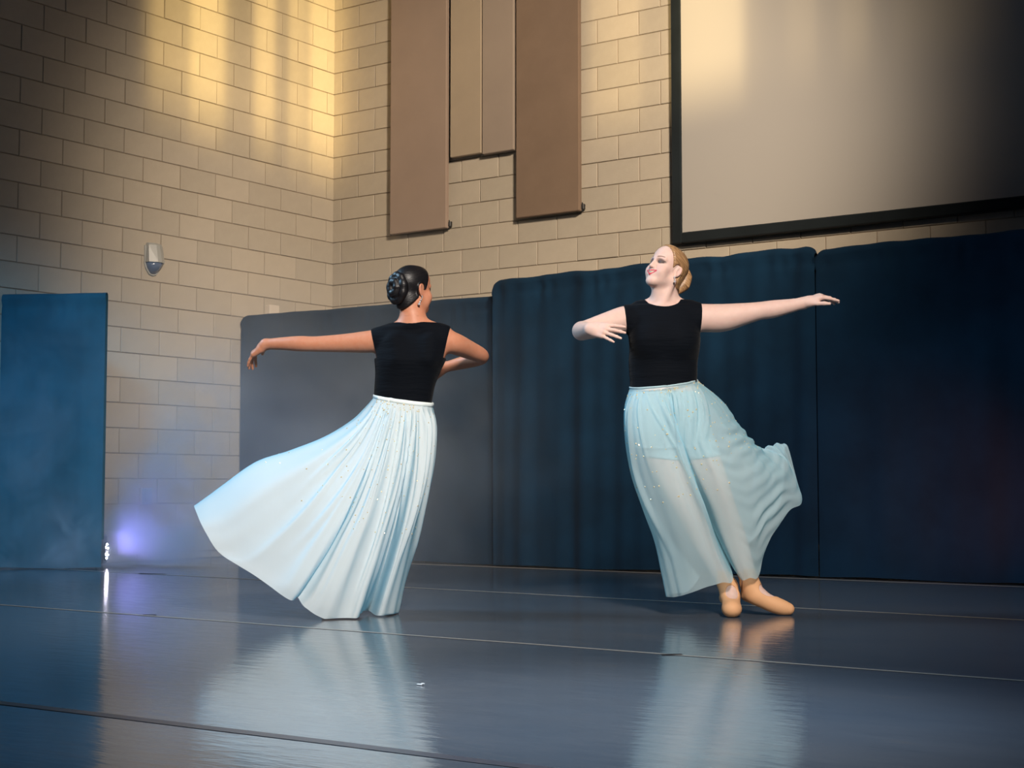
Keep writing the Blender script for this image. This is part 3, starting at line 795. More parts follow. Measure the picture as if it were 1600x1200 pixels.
def skirt_mesh(S, name, ribs, m, parent, per=14, nv=90, ripple=None, closed=True):
    """ribs: rows of (px, py, b) control points from the waist to the hem, walking round the body."""
    R = []
    for rib in ribs:
        P = np.array([S.at(*q) for q in rib]); d = np.r_[0, np.cumsum(np.linalg.norm(np.diff(P, axis=0), axis=1))]; d /= d[-1]
        t = np.linspace(0, 1, nv); out = np.zeros((nv, 3))
        Pp = np.vstack([2 * P[0] - P[1], P, 2 * P[-1] - P[-2]])
        for i, tt in enumerate(t):
            j = min(np.searchsorted(d, tt, side='right') - 1, len(P) - 2); w = (tt - d[j]) / (d[j + 1] - d[j])
            out[i] = cr(Pp[j], Pp[j + 1], Pp[j + 2], Pp[j + 3], w)
        R.append(out)
    n = len(R); rows = []
    for i in range(n):
        for q in range(per):
            t = q / per; rows.append(cr(R[(i - 1) % n], R[i], R[(i + 1) % n], R[(i + 2) % n], t))
    G = np.array(rows)                      # [nu, nv, 3]
    nu = len(G)
    du = np.roll(G, -1, 0) - np.roll(G, 1, 0); dv = np.gradient(G, axis=1)
    N = np.cross(du, dv); N /= np.maximum(np.linalg.norm(N, axis=2, keepdims=True), 1e-9)
    if ripple is not None:
        u = np.arange(nu) / nu; v = np.linspace(0, 1, nv)
        G = G + N * (ripple(u[:, None], v[None, :]) * np.clip(v[None, :] / 0.05, 0, 1))[:, :, None]
    V = G.reshape(-1, 3); V[:, 2] = np.maximum(V[:, 2], 0.006)
    idx = np.arange(nu * nv).reshape(nu, nv); nx = np.roll(idx, -1, 0)
    Q = np.stack([idx[:, :-1], nx[:, :-1], nx[:, 1:], idx[:, 1:]], -1).reshape(-1, 4)
    o, _ = np_mesh(name, V, Q, [m], parent, True, relax=0)
    return o, G, N

def rhinestones(G, N, parent, count, vmax, rng, size=0.0042, u_ok=None):
    bm = bmesh.new(); nu, nv = G.shape[:2]; made = 0
    for _ in range(count * 6):
        if made >= count: break
        v = (rng.random() ** 1.6) * vmax + 0.012; i = int(rng.random() * nu); j = min(int(v * nv), nv - 1)
        if u_ok is not None and not u_ok(i / nu): continue
        p = Vector(G[i, j]); n = Vector(N[i, j]); r = size * (0.7 + 0.6 * rng.random())
        q = n.to_track_quat('Z', 'Y').to_matrix().to_4x4()
        M = Matrix.Translation(p) @ q
        ring = [bm.verts.new(M @ Vector((r * math.cos(a), r * math.sin(a), 0))) for a in [k * math.pi / 3 for k in range(6)]]
        for s in (1, -1):
            top = bm.verts.new(M @ Vector((0, 0, s * r * 0.75)))
            for k in range(6): bm.faces.new((ring[k], ring[(k + 1) % 6], top))
        made += 1
    bmesh.ops.recalc_face_normals(bm, faces=bm.faces)
    o = bm_obj('rhinestones', bm, M_STONE, parent); o['kind'] = 'stuff'
    return o

def waistband(G, parent, h=0.016, out=0.004, m=None):
    """Narrow band following the top edge of the skirt."""
    top = G[:, 0]; c = top.mean(0); nu = len(top); bm = bmesh.new(); rows = []
    for i in range(nu):
        d = top[i] - c; d[2] = 0; d /= np.linalg.norm(d) + 1e-9
        p = top[i]
        rows.append([bm.verts.new(p + d * o + np.array((0, 0, z))) for o, z in ((-0.004, h), (out, h), (out + 0.0015, h * 0.4), (out, -h * 0.5), (-0.004, -h * 0.5))])
    for i in range(nu):
        a, b2 = rows[i], rows[(i + 1) % nu]
        for k in range(5): bm.faces.new((a[k], a[(k + 1) % 5], b2[(k + 1) % 5], b2[k]))
    bmesh.ops.recalc_face_normals(bm, faces=bm.faces)
    return bm_obj('waistband', bm, m, parent, True)

def drop_earring(pts, rs, parent):
    bm = bmesh.new()
    for p, r in zip(pts, rs): bmesh.ops.create_icosphere(bm, subdivisions=2, radius=r, matrix=Matrix.Translation(Vector(p)))
    add_tube(bm, [Vector(p) for p in pts], 0.0012, 6)
    return bm_obj('drop_earring', bm, M_CRYSTAL, parent, True)

def chiffon(name, col, sheer, tint, edge):
    m = bpy.data.materials.new(name); m.use_nodes = True; nt = m.node_tree; nt.nodes.clear()
    out = nt.nodes.new('ShaderNodeOutputMaterial')
    df = nt.nodes.new('ShaderNodeBsdfDiffuse'); tl = nt.nodes.new('ShaderNodeBsdfTranslucent'); tr = nt.nodes.new('ShaderNodeBsdfTransparent')
    n = tex_noise(nt, 3.0, 3, 0.5)
    c = ramp(nt, n, [(0.3, tuple(x * 0.93 for x in col)), (0.7, col)])
    lw0 = nt.nodes.new('ShaderNodeLayerWeight'); lw0.inputs['Blend'].default_value = 0.5
    c = mixcol(nt, math_node(nt, 'MULTIPLY', math_node(nt, 'POWER', lw0.outputs['Facing'], 2.2), 0.85), c, edge)      # cyan shade of the folds put into the colour where cloth slants away
    nt.links.new(c, df.inputs[0]); tl.inputs[0].default_value = (*tint, 1); tr.inputs[0].default_value = (0.93, 0.98, 1.0, 1)
    m1 = nt.nodes.new('ShaderNodeMixShader'); m1.inputs[0].default_value = 0.36
    nt.links.new(df.outputs[0], m1.inputs[1]); nt.links.new(tl.outputs[0], m1.inputs[2])
    # chiffon gets denser seen edge-on
    lw = nt.nodes.new('ShaderNodeLayerWeight'); lw.inputs['Blend'].default_value = 0.35
    f = nt.nodes.new('ShaderNodeMapRange'); nt.links.new(lw.outputs['Facing'], f.inputs[0])
    f.inputs[3].default_value = sheer; f.inputs[4].default_value = sheer * 0.25
    m2 = nt.nodes.new('ShaderNodeMixShader'); nt.links.new(f.outputs[0], m2.inputs[0])
    nt.links.new(m1.outputs[0], m2.inputs[1]); nt.links.new(tr.outputs[0], m2.inputs[2]); nt.links.new(m2.outputs[0], out.inputs[0])
    wv = tex_noise(nt, 26, 2, 0.5, map_scale=(1, 1, 0.25)); bp = nt.nodes.new('ShaderNodeBump'); bp.inputs['Strength'].default_value = 0.12; bp.inputs['Distance'].default_value = 0.01
    nt.links.new(wv, bp.inputs['Height']); nt.links.new(bp.outputs[0], df.inputs['Normal'])
    return m

nt = None
M_SKIN_T = skin_mat('tan_skin', 0.50); M_SKIN_P = skin_mat('pale_skin', 0.60)
M_TOP, nt, b = mat('black_leotard', (0.0022, 0.0034, 0.0058), 0.8, spec=0.06, **{'Sheen Weight': 0.03})
bump(nt, b, tex_noise(nt, 1.0, 3, 0.6, map_scale=(5, 5, 34)), 0.55, 0.012)
def hair_mat(name, H, stops, rough, spec):
    """Combed hair: noise drawn out along the strands, from the brow back to the bun."""
    m, nt, b = mat(name, stops[1][1], rough, spec=spec)
    d = unit(-H.f * 1.0 - H.u * 0.35); e1 = unit(np.cross(d, H.s)); e2 = H.s
    tc = nt.nodes.new('ShaderNodeTexCoord'); cb = nt.nodes.new('ShaderNodeCombineXYZ')
    for i, (ax, sc) in enumerate(((d, 9.0), (e1, 230.0), (e2, 120.0))):
        dp = nt.nodes.new('ShaderNodeVectorMath'); dp.operation = 'DOT_PRODUCT'; dp.inputs[1].default_value = tuple(ax * sc)
        nt.links.new(tc.outputs['Object'], dp.inputs[0]); nt.links.new(dp.outputs['Value'], cb.inputs[i])
    n = nt.nodes.new('ShaderNodeTexNoise'); n.inputs['Scale'].default_value = 1.0; n.inputs['Detail'].default_value = 3
    nt.links.new(cb.outputs[0], n.inputs['Vector'])
    nt.links.new(ramp(nt, n.outputs['Fac'], stops), b.inputs['Base Color']); bump(nt, b, n.outputs['Fac'], 0.45, 0.003)
    return m
M_SKIRT_A = chiffon('ice_blue_chiffon', (0.80, 0.90, 0.94), 0.07, (0.42, 0.82, 0.97), (0.30, 0.66, 0.84))
M_SKIRT_B = chiffon('aqua_chiffon', (0.62, 0.80, 0.855), 0.50, (0.48, 0.84, 0.94), (0.22, 0.60, 0.74))
M_LINING = fabric('aqua_lining', (0.32, 0.45, 0.49), rough=0.8, var=0.06)
M_BAND = mat('pale_waistband', (0.72, 0.80, 0.80), 0.6)[0]
M_SHOE, nt, b = mat('tan_ballet_slipper', (0.60, 0.33, 0.17), 0.65, spec=0.25)
bump(nt, b, tex_noise(nt, 300, 2), 0.15, 0.001)
M_STONE = mat('gold_rhinestone', (0.80, 0.70, 0.46), 0.25, metallic=0.45)[0]
M_CRYSTAL = mat('clear_crystal', (0.85, 0.88, 0.92), 0.08, metallic=0.6)[0]

def hair_cap(H, model, root, m, off, front, nape, nc, nr):
    f = Field(H.p(0, 0, 0) - 0.17, H.p(0, 0, 0) + 0.17, 0.0026); model(f); f.g = f.g - F32(off)
    k = H.k; f.ell(H.p(*nc), np.array(nr) * k, H.R, 0.03)
    X, Y, Z = f.coords(); dx, dy, dz = X - H.c[0], Y - H.c[1], Z - H.c[2]
    s_, f_, u_ = ((dx * a[0] + dy * a[1] + dz * a[2]) / k for a in (H.s, H.f, H.u))
    f.clip((f_ - front(u_)) * 0.7 * k, 0.008); f.clip((nape(f_) - u_) * k, 0.006)
    f.clip((np.abs(s_) - 0.0835 + 0 * u_) * k, 0.004)
    for s in (-1, 1): f.clip(ell_out(H.p(s * 0.080, -0.006, -0.010), (0.024, 0.024, 0.034))(X, Y, Z), 0.006)
    V, Q = f.surface()
    return np_mesh('hair', V, Q, [m], root, relax=1)[0]

# ---------------------------------------------- dancer with black hair, seen from behind
def dancer_dark():
    S = Stage(600, 7.38); at, m = S.at, S.m
    root = empty('person', S.origin, S.rz)
    tag(root, 'dancer with a black bun, seen from behind, in black top and flowing pale skirt', 'person')
    H = Head(at(646, 452, 0.02), (0.72, 0.68, -0.02), (0.05, 0.02, 1.0), 0.94)
    def model(F):
        F.loft(trunk(S, [(517, 597, 692, 0.02, 0.060), (530, 588, 700, 0.015, 0.085), (548, 587, 699, 0.01, 0.105), (565, 588, 693, 0.0, 0.112), (582, 589, 685, 0, 0.106),
                         (600, 588, 678, 0, 0.098), (618, 587, 674, 0, 0.096), (640, 588, 671, 0, 0.098), (668, 588, 668, 0.0, 0.102), (695, 588, 666, 0, 0.104), (712, 590, 664, 0, 0.10)]), 0.03, 2.25)
        # shoulder blades, spine
        F.cone(at(616, 533, -0.055), at(622, 560, -0.085), 0.034, 0.022, 0.04); F.cone(at(672, 533, -0.055), at(668, 560, -0.085), 0.034, 0.022, 0.04)
        F.cone(at(646, 505, 0.01), at(607, 524, 0.01), 0.044, 0.046, 0.04); F.cone(at(646, 505, 0.01), at(690, 523, 0.01), 0.044, 0.046, 0.04)
        # left arm stretched out
        A = [at(600, 531, 0.01), at(575, 534, 0.02), at(540, 536, 0.035), at(494, 537.5, 0.05), at(468, 537, 0.06), at(440, 537, 0.085), at(415, 538, 0.11)]
        F.chain(A, [0.054, 0.053, 0.045, 0.0375, 0.0375, 0.031, 0.0255], 0.02)
        # right arm rounded in front of the chest
        B = [at(690, 532, 0.01), at(708, 536, 0.03), at(731, 546, 0.12), at(752, 556, 0.21), at(744, 561, 0.28), at(722, 567, 0.335), at(694, 574, 0.37)]
        F.chain(B, [0.054, 0.053, 0.046, 0.037, 0.037, 0.032, 0.0255], 0.02)
        hand(F, B[-1], (-1, 0.25, -0.25), (0.25, 1.0, 0.2), -1, [(0.25, 0.3, 0.2)] * 4)
        X = unit(at(394, 554, 0.15) - A[-1])
        hand(F, A[-1], X, (-0.62, -0.25, 0.74), -1, [(0.75, 0.10, 0.05), (0.60, 0.22, 0.12), (0.42, 0.25, 0.12), (0.30, 0.18, 0.10)], 0.08, 1.0, (0.75, 0.1, 0.1), 0.026)
        # neck and head
        F.cone(at(645, 507, 0.015), H.p(0, -0.020, -0.055), 0.061, 0.050, 0.03)
        F.cone(at(643, 512, 0.03), H.p(0, 0.02, -0.09), 0.055, 0.045, 0.03)
        H.build(F, 0.3)
        # legs in a wide stride under the skirt
        for hx, kx, ky, kb, fx, fy, fb, toe in ((612, 585, 790, -0.08, 558, 935, -0.04, (-0.95, 0.1)), (645, 622, 790, 0.02, 606, 925, 0.06, (0.1, 1.0))):
            h0, k0, a0 = at(hx, 690, 0), at(kx, ky, kb), at(fx, fy, fb); a0[2] = max(a0[2], 0.09)
            F.chain([h0, (h0 + k0) / 2, k0, k0 * 0.65 + a0 * 0.35 + np.array((0, 0.02, 0)), a0], [0.074, 0.066, 0.050, 0.047, 0.034], 0.03)
            t = np.array((toe[0], toe[1], 0)); F.cone(a0 + np.array((0, 0, -0.035)) - t * 0.035, np.r_[(a0 + t * 0.15)[:2], 0.034], 0.034, 0.028, 0.02)
    V, Q, F, FF = body_surface(model, (-0.78, -0.45, 0), (0.62, 0.50, 1.84), VOX, [(H.p(0, 0, 0) - np.array((0.125, 0.125, 0.135)), H.p(0, 0, 0) + 0.14, 0.0022), ((-0.78, -0.1, 1.05), (at(424, 0)[0], 0.30, 1.40), 0.0022)])
    base = np.array((0.46, 0.185, 0.10)); col = np.tile(base, (len(V), 1))
    body, Vs = np_mesh('body', V, Q, [M_SKIN_T], root, True, None, relax=1)
    H.paint(Vs, col, (0.40, 0.08, 0.07), (0.03, 0.02, 0.015), (0.10, 0.05, 0.04), 0.3)
    atx = body.data.color_attributes.new('tone', 'FLOAT_COLOR', 'POINT'); atx.data.foreach_set('color', np.concatenate([col, np.ones((len(col), 1))], 1).astype(F32).ravel())
    # top: follows the body, cut at neck, armholes and waist
    zn = at(643, 508, 0)[2]; zw = at(630, 632, 0)[2]
    lo = (at(560, 640, 0)[0], -0.22, zw - 0.02); hi = (at(730, 500, 0)[0], 0.24, zn + 0.05)
    T = garment(F, lo, hi, 0.0055, [
        below(at(584, 627), at(678, 640)), armhole(at(580, 518, 0), (-1, 0, -0.24), at(0, 560, 0)[2]), armhole(at(702.5, 518, 0), (1, 0, -0.22), at(0, 560, 0)[2]),
        lambda x, y, z: z - (zn + 0.012) + 0 * x, ell_out(at(643.5, 495, 0.02), (m(27), 0.13, m(15.5)))])
    V, Q = T.surface(); np_mesh('sleeveless_top', V, Q, [M_TOP], root, relax=2)
    # hair: sleek cap and a coiled bun
    M_HAIR_D = hair_mat('black_hair', H, [(0.3, (0.004, 0.004, 0.005)), (0.55, (0.007, 0.006, 0.007)), (0.8, (0.014, 0.011, 0.010))], 0.42, 0.35)
    hair = hair_cap(H, model, root, M_HAIR_D, 0.0075, lambda u: 0.050 - 0.25 * np.clip(0.085 - u, 0, 0.085) - 0.95 * np.clip(0.002 - u, 0, 1), lambda f: -0.118 + 0.60 * np.clip(f + 0.050, 0, 1), (0, -0.040, -0.055), (0.058, 0.058, 0.070))
    k = H.k
    bn = Field(H.p(0, -0.09, -0.0) - 0.14, H.p(0, -0.09, 0.0) + 0.14, 0.003)
    c0 = H.p(0.008, -0.090, -0.004)
    bn.ell(c0, np.array((0.066, 0.040, 0.078)) * k, H.R, 0.02)
    for (ra, rb, out, rr, nn, w) in ((0.052, 0.064, 0.012, 0.0185, 34, 1.7), (0.024, 0.031, 0.034, 0.0165, 18, 2.3)):   # twisted rope coiled round the bun
        for j in range(nn):
            t0 = j / nn * 2 * math.pi; t1 = (j + 1) / nn * 2 * math.pi
            q = [c0 + k * (H.s * ra * math.cos(t) + H.u * rb * math.sin(t) - H.f * out) for t in (t0, t1)]
            bn.cone(q[0], q[1], rr + 0.0022 * math.sin(j * w), rr + 0.0022 * math.sin(j * w + w), 0.006)
    V, Q = bn.surface(); np_mesh('bun', V, Q, [M_HAIR_D], hair, relax=1)
    e0 = H.p(-0.079, -0.006, -0.042)
    drop_earring([e0, e0 + np.array((0.0, -0.004, -0.009)), e0 + np.array((-0.005, -0.005, -0.018)), e0 + np.array((-0.010, -0.006, -0.028)), e0 + np.array((-0.014, -0.007, -0.039))], [0.003, 0.003, 0.004, 0.0045, 0.0068], root)
    # skirt
    ribs = [
        [(584, 621, 0), (567, 640, 0), (547, 658, 0), (505, 682, 0), (452, 702, 0), (398, 720, 0), (345, 758, 0), (305, 790, 0)],
        [(590, 623, -.07), (573, 650, -.10), (545, 678, -.13), (500, 712, -.16), (445, 745, -.19), (395, 778, -.22), (350, 812, -.235), (316, 822, -.235)],
        [(595, 624, -.085), (580, 655, -.12), (555, 692, -.16), (515, 735, -.20), (465, 785, -.24), (415, 830, -.27), (375, 862, -.28), (345, 866, -.28)],
        [(600, 625, -.095), (587, 658, -.14), (565, 705, -.19), (530, 760, -.25), (490, 815, -.30), (450, 860, -.33), (420, 890, -.34), (395, 897, -.34)],
        [(606, 626, -.105), (595, 660, -.15), (576, 715, -.22), (547, 780, -.29), (515, 840, -.35), (485, 890, -.38), (465, 920, -.39), (452, 937, -.385)],
        [(610, 626, -.105), (599, 660, -.14), (580, 718, -.19), (553, 785, -.25), (521, 845, -.29), (490, 893, -.31), (472, 917, -.315), (460, 926, -.315)],
        [(614, 627, -.11), (604, 662, -.155), (587, 722, -.22), (561, 790, -.295), (532, 850, -.355), (505, 905, -.39), (488, 935, -.40), (476, 949, -.40)],
        [(620, 628, -.112), (612, 664, -.16), (597, 725, -.235), (575, 795, -.31), (550, 855, -.36), (528, 910, -.385), (515, 945, -.385), (507, 966, -.375)],
        [(628, 629, -.115), (623, 668, -.155), (611, 730, -.21), (593, 800, -.27), (574, 862, -.31), (556, 915, -.335), (546, 950, -.34), (541, 967, -.34)],
        [(636, 630, -.115), (633, 670, -.16), (624, 735, -.225), (608, 805, -.275), (591, 866, -.30), (575, 918, -.31), (566, 948, -.31), (561, 963, -.305)],
        [(643, 631, -.112), (642, 672, -.140), (634, 738, -.155), (620, 810, -.14), (604, 870, -.11), (589, 920, -.07), (580, 943, -.04), (574, 953, -.02)],
        [(652, 632, -.105), (653, 675, -.15), (648, 740, -.205), (635, 812, -.245), (618, 875, -.25), (602, 925, -.24), (594, 950, -.225), (590, 963, -.215)],
        [(663, 633, -.085), (668, 675, -.12), (663, 740, -.16), (648, 812, -.18), (632, 875, -.175), (619, 925, -.155), (613, 950, -.14), (610, 962, -.13)],
        [(675, 634, -.03), (679, 671, -.03), (673, 738, -.03), (653, 825, -.02), (638, 880, -.01), (629, 920, 0), (625, 942, .0), (621, 957, 0)],
        [(674, 633, .06), (675, 675, .08), (665, 740, .10), (644, 820, .11), (626, 880, .11), (615, 915, .11), (608, 935, .11), (604, 945, .11)],
        [(650, 630, .105), (645, 680, .14), (620, 750, .18), (585, 825, .21), (550, 880, .22), (525, 905, .22), (505, 920, .22), (490, 925, .22)],
        [(622, 626, .11), (602, 670, .15), (560, 730, .19), (505, 785, .22), (455, 825, .23), (425, 845, .23), (400, 860, .23), (380, 868, .23)],
        [(598, 623, .08), (575, 650, .12), (535, 690, .15), (478, 728, .17), (420, 762, .18), (375, 790, .18), (345, 812, .17), (325, 822, .16)],
    ]
    rng = random.Random(12)
    pleats = [(0.10 + 0.66 * (i + rng.uniform(-0.3, 0.3)) / 17, rng.uniform(0.0035, 0.009), rng.uniform(0.008, 0.022), rng.uniform(0.35, 1.0)) for i in range(18)]
    def ripple(u, v):
        r = 0.0022 * np.sin(u * 2 * np.pi * 23 + 2.3 * np.sin(u * 19) + 2 * v) + 0.008 * v * np.sin(u * 2 * np.pi * 9 + 3 * v + 1.5 * np.sin(u * 13))
        for c, w, d, e in pleats:
            cc = c + 0.012 * np.sin(v * 4 + c * 40)
            r = r - d * np.exp(-((u - cc) / (w * (0.8 + 0.8 * v))) ** 2) * np.clip(v * 9, 0, 1) * np.clip((e - v) / 0.3 + 0.35, 0.12, 1)
        return r
    sk, G, N = skirt_mesh(S, 'long_skirt', ribs, M_SKIRT_A, root, 16, 110, ripple)
    waistband(G, sk, 0.014, 0.003, M_BAND)
    rhinestones(G, N, sk, 190, 0.62, random.Random(5), 0.0038, lambda u: u < 0.8)
    return root

# ---------------------------------------------- blonde dancer facing the audience
def dancer_blonde():
    S = Stage(1120, 7.29); at, m = S.at, S.m
    root = empty('person', S.origin, S.rz)
    tag(root, 'smiling blonde dancer facing front in black top, sheer aqua skirt and tan slippers', 'person')
    H = Head(at(1041.5, 421, -0.015), (-0.70, -0.62, 0.36), (0.30, 0.10, 1.0), 0.955)
    def model(F):
        F.loft(trunk(S, [(476, 1003, 1068, 0.01, 0.050), (488, 985, 1090, 0.0, 0.080), (503, 982, 1093, -0.005, 0.100), (522, 984, 1092, -0.01, 0.112), (545, 986, 1090.5, -0.005, 0.112), (566, 985, 1087, 0, 0.104),
                         (585, 986, 1086.5, 0, 0.102), (602, 987, 1086, 0, 0.102), (622, 984, 1091, 0, 0.110), (650, 982, 1099, 0.01, 0.122), (680, 981, 1106, 0.015, 0.130), (698, 988, 1102, 0.015, 0.12)]), 0.03, 2.25)
        for x in (1014, 1063): F.ell(at(x, 534, -0.078), (0.060, 0.048, 0.058), None, 0.05)
        F.cone(at(1036, 470, 0.02), at(1000, 489, 0.02), 0.042, 0.045, 0.04); F.cone(at(1036, 470, 0.02), at(1078, 488, 0.015), 0.042, 0.046, 0.04)
        for s0, s1 in ((1030, 1000), (1042, 1075)): F.cone(at(s0, 479, -0.060), at(s1, 481, -0.045), 0.010, 0.010, 0.015)      # collarbones
        # her left arm, stretched to the side
        A = [at(1082, 495, 0.0), at(1103, 497, -0.01), at(1130, 496.5, -0.02), at(1160, 491, -0.03), at(1186, 486, -0.04), at(1208, 483, -0.05), at(1232, 478.5, -0.055), at(1256, 473.5, -0.06)]
        F.chain(A, [0.064, 0.067, 0.066, 0.053, 0.043, 0.042, 0.034, 0.0265], 0.02)
        X = unit(at(1288, 460.5, -0.075) - A[-1])
        hand(F, A[-1], X, (-0.30, -0.30, 0.90), -1, [(0.50, 0.12, 0.06), (0.62, 0.22, 0.10), (0.72, 0.28, 0.15), (0.80, 0.30, 0.15)], 0.07, 0.98, (0.55, 0.25, 0.10), 0.027)
        # her right arm, rounded towards the audience
        B = [at(992, 497, 0.0), at(975, 499, -0.02), at(950, 506, -0.05), at(918, 515, -0.09), at(909, 517, -0.13), at(913, 516.5, -0.20), at(918, 515, -0.27), at(922, 514, -0.325)]
        F.chain(B, [0.060, 0.062, 0.056, 0.046, 0.0455, 0.041, 0.033, 0.0265], 0.02)
        X = unit(at(940, 515, -0.365) - at(918, 512, -0.32))
        hand(F, B[-1], X, (-0.12, -0.95, 0.22), 1, [(0.30, 0.20, 0.12), (0.25, 0.22, 0.10), (0.22, 0.18, 0.10), (0.12, 0.12, 0.08)], 0.16, 0.98, (0.35, 0.2, 0.1), 0.027)
        # neck, head
        F.cone(at(1039, 484, 0.02), H.p(0, -0.030, -0.055), 0.060, 0.050, 0.03)
        F.cone(at(1036, 480, -0.012), H.p(0, 0.012, -0.085), 0.045, 0.040, 0.03)
        F.cone(at(1033, 481, -0.058), H.p(0.055, -0.015, -0.055), 0.012, 0.016, 0.02)     # neck muscle
        H.build(F, 1.0)
        # legs
        legs = [  # her right: front foot towards the audience; her left: toe out to the side
            ([at(1014, 668, 0.01), at(1042, 725, -0.02), at(1068, 785, -0.05), at(1092, 832, -0.01), at(1118, 880, 0.0), at(1137, 916, 0.0)], [0.092, 0.082, 0.058, 0.056, 0.045, 0.034]),
            ([at(1072, 668, 0.0), at(1101, 725, -0.04), at(1128, 785, -0.07), at(1145, 832, -0.03), at(1162, 880, -0.01), at(1173, 914, 0.0)], [0.092, 0.082, 0.058, 0.056, 0.045, 0.035])]
        for P, r in legs: F.chain(P, r, 0.03)
        a1, a2 = legs[0][0][-1], legs[1][0][-1]
        F.chain([a1 + (0, 0.03, -0.055), at(1141, 934, -0.03), at(1143, 948, -0.10), at(1143.5, 951, -0.145)], [0.033, 0.036, 0.0385, 0.031], 0.02)
        F.chain([a1, at(1141, 930, -0.03)], [0.034, 0.036], 0.03); F.ell(at(1143.5, 952.5, -0.135), (0.036, 0.046, 0.024), None, 0.03)
        F.chain([at(1169, 928, 0.025), at(1181, 931, -0.01), at(1206, 943, -0.03), at(1222, 949, -0.04), at(1232, 951.5, -0.045)], [0.034, 0.037, 0.036, 0.032, 0.024], 0.02)
        F.chain([a2, at(1184, 929, -0.01)], [0.035, 0.034], 0.03)
    V, Q, F, FF = body_surface(model, (-0.76, -0.50, 0), (0.64, 0.40, 1.90), VOX, [(H.p(0, 0, 0) - np.array((0.125, 0.125, 0.128)), H.p(0, 0, 0) + 0.14, 0.0018), ((at(1247, 0)[0], -0.25, 1.20), (0.64, 0.12, 1.62), 0.0020), ((-0.72, -0.50, 1.15), (at(992, 0)[0], -0.255, 1.42), 0.0020)])
    base = np.array((0.56, 0.385, 0.33)); col = np.tile(base, (len(V), 1))
    body, Vs = np_mesh('body', V, Q, [M_SKIN_P], root, True, None, relax=1)
    H.paint(Vs, col, (0.42, 0.022, 0.045), (0.09, 0.038, 0.025), (0.055, 0.025, 0.025), 1.0)
    atx = body.data.color_attributes.new('tone', 'FLOAT_COLOR', 'POINT'); atx.data.foreach_set('color', np.concatenate([col, np.ones((len(col), 1))], 1).astype(F32).ravel())
    # top
    zn = at(1036, 470, 0)[2]; zw = at(1036, 609, 0)[2]
    lo = (at(955, 640, 0)[0], -0.26, zw - 0.03); hi = (at(1120, 500, 0)[0], 0.24, zn + 0.05)
    T = garment(F, lo, hi, 0.0055, [
        below(at(985, 612), at(1090, 602)), armhole(at(974, 482, 0), (-1, 0, -0.10), at(0, 533, 0)[2]), armhole(at(1095, 480, 0), (1, 0, -0.06), at(0, 527, 0)[2]),
        lambda x, y, z: z - (zn + 0.006) + 0 * x, ell_out(at(1036, 464, -0.03), (m(28), 0.16, m(17)))])
    V, Q = T.surface(); np_mesh('sleeveless_top', V, Q, [M_TOP], root, relax=2)
    # slippers
    zs = at(1140, 934, 0)[2]
    def shoe(c, fwd, lo, hi):
        f = garment(F, lo, hi, 0.004, [lambda x, y, z: z - (c[2] + 0.20) + 0 * x, ell_out(c + np.array((fwd[0] * 0.040, fwd[1] * 0.040, 0.048)), (0.030 + abs(fwd[0]) * 0.028, 0.030 + abs(fwd[1]) * 0.028, 0.036))], 0.004)
        V, Q = f.surface(); return np_mesh('ballet_slipper', V, Q, [M_SHOE], root, relax=1)[0]
    c1 = at(1142, 940, -0.04); c2 = at(1190, 937, -0.015)
    shoe(c1, (0.05, -1.0), at(1118, 975, 0) * (1, 0, 1) + (0, -0.25, -0.02), at(1158.5, 892, 0) * (1, 0, 1) + (0, 0.12, 0))
    shoe(c2, (0.9, -0.35), at(1158.8, 975, 0) * (1, 0, 1) + (0, -0.2, -0.02), at(1250, 888, 0) * (1, 0, 1) + (0, 0.12, 0))
    # hair
    M_HAIR_B = hair_mat('blonde_hair', H, [(0.3, (0.15, 0.078, 0.035)), (0.55, (0.31, 0.175, 0.08)), (0.8, (0.52, 0.33, 0.16))], 0.42, 0.4)
    hair = hair_cap(H, model, root, M_HAIR_B, 0.0070, lambda u: 0.060 - 0.40 * np.clip(0.090 - u, 0, 0.090) - 0.95 * np.clip(0.002 - u, 0, 1), lambda f: -0.078 + 0.45 * np.clip(f + 0.05, 0, 1), (0, -0.035, -0.030), (0.060, 0.060, 0.060))
    k = H.k
    bn = Field(H.p(0, -0.10, -0.02) - 0.13, H.p(0, -0.10, -0.02) + 0.13, 0.003)
    P0 = [H.p(0.004, -0.090, 0.062), H.p(0.016, -0.120, 0.028), H.p(0.020, -0.124, -0.016), H.p(0.016, -0.108, -0.056), H.p(0.004, -0.082, -0.088)]
    bn.chain(P0, [0.012, 0.026, 0.031, 0.024, 0.010], 0.01)
    for j in range(22):
        t = j / 21; i = min(int(t * 4), 3); w = t * 4 - i; p = P0[i] * (1 - w) + P0[i + 1] * w
        a = j * 1.05; r = 0.020 * math.sin(math.pi * min(max(t, 0.08), 0.95)) + 0.004
        q = p + k * r * (H.s * math.cos(a) - H.f * (0.5 + 0.6 * math.sin(a)))
        a2_ = a + 1.05; q2 = p + (P0[i + 1] - P0[i]) * 0.19 + k * r * (H.s * math.cos(a2_) - H.f * (0.5 + 0.6 * math.sin(a2_)))
        bn.cone(q, q2, 0.0105, 0.0105, 0.003)
    V, Q = bn.surface(); np_mesh('bun', V, Q, [M_HAIR_B], hair, relax=1)
    for s, dz in ((1, 0), (-1, 0)):
        e0 = H.p(s * 0.079, 0.004, -0.044)
        drop_earring([e0, e0 + np.array((0, -0.003, -0.010)), e0 + np.array((0, -0.004, -0.022))], [0.0045, 0.003, 0.0055], root)
    # lining shorts
    zl = at(1100, 713, 0)[2]; zt = at(1036, 612, 0)[2]
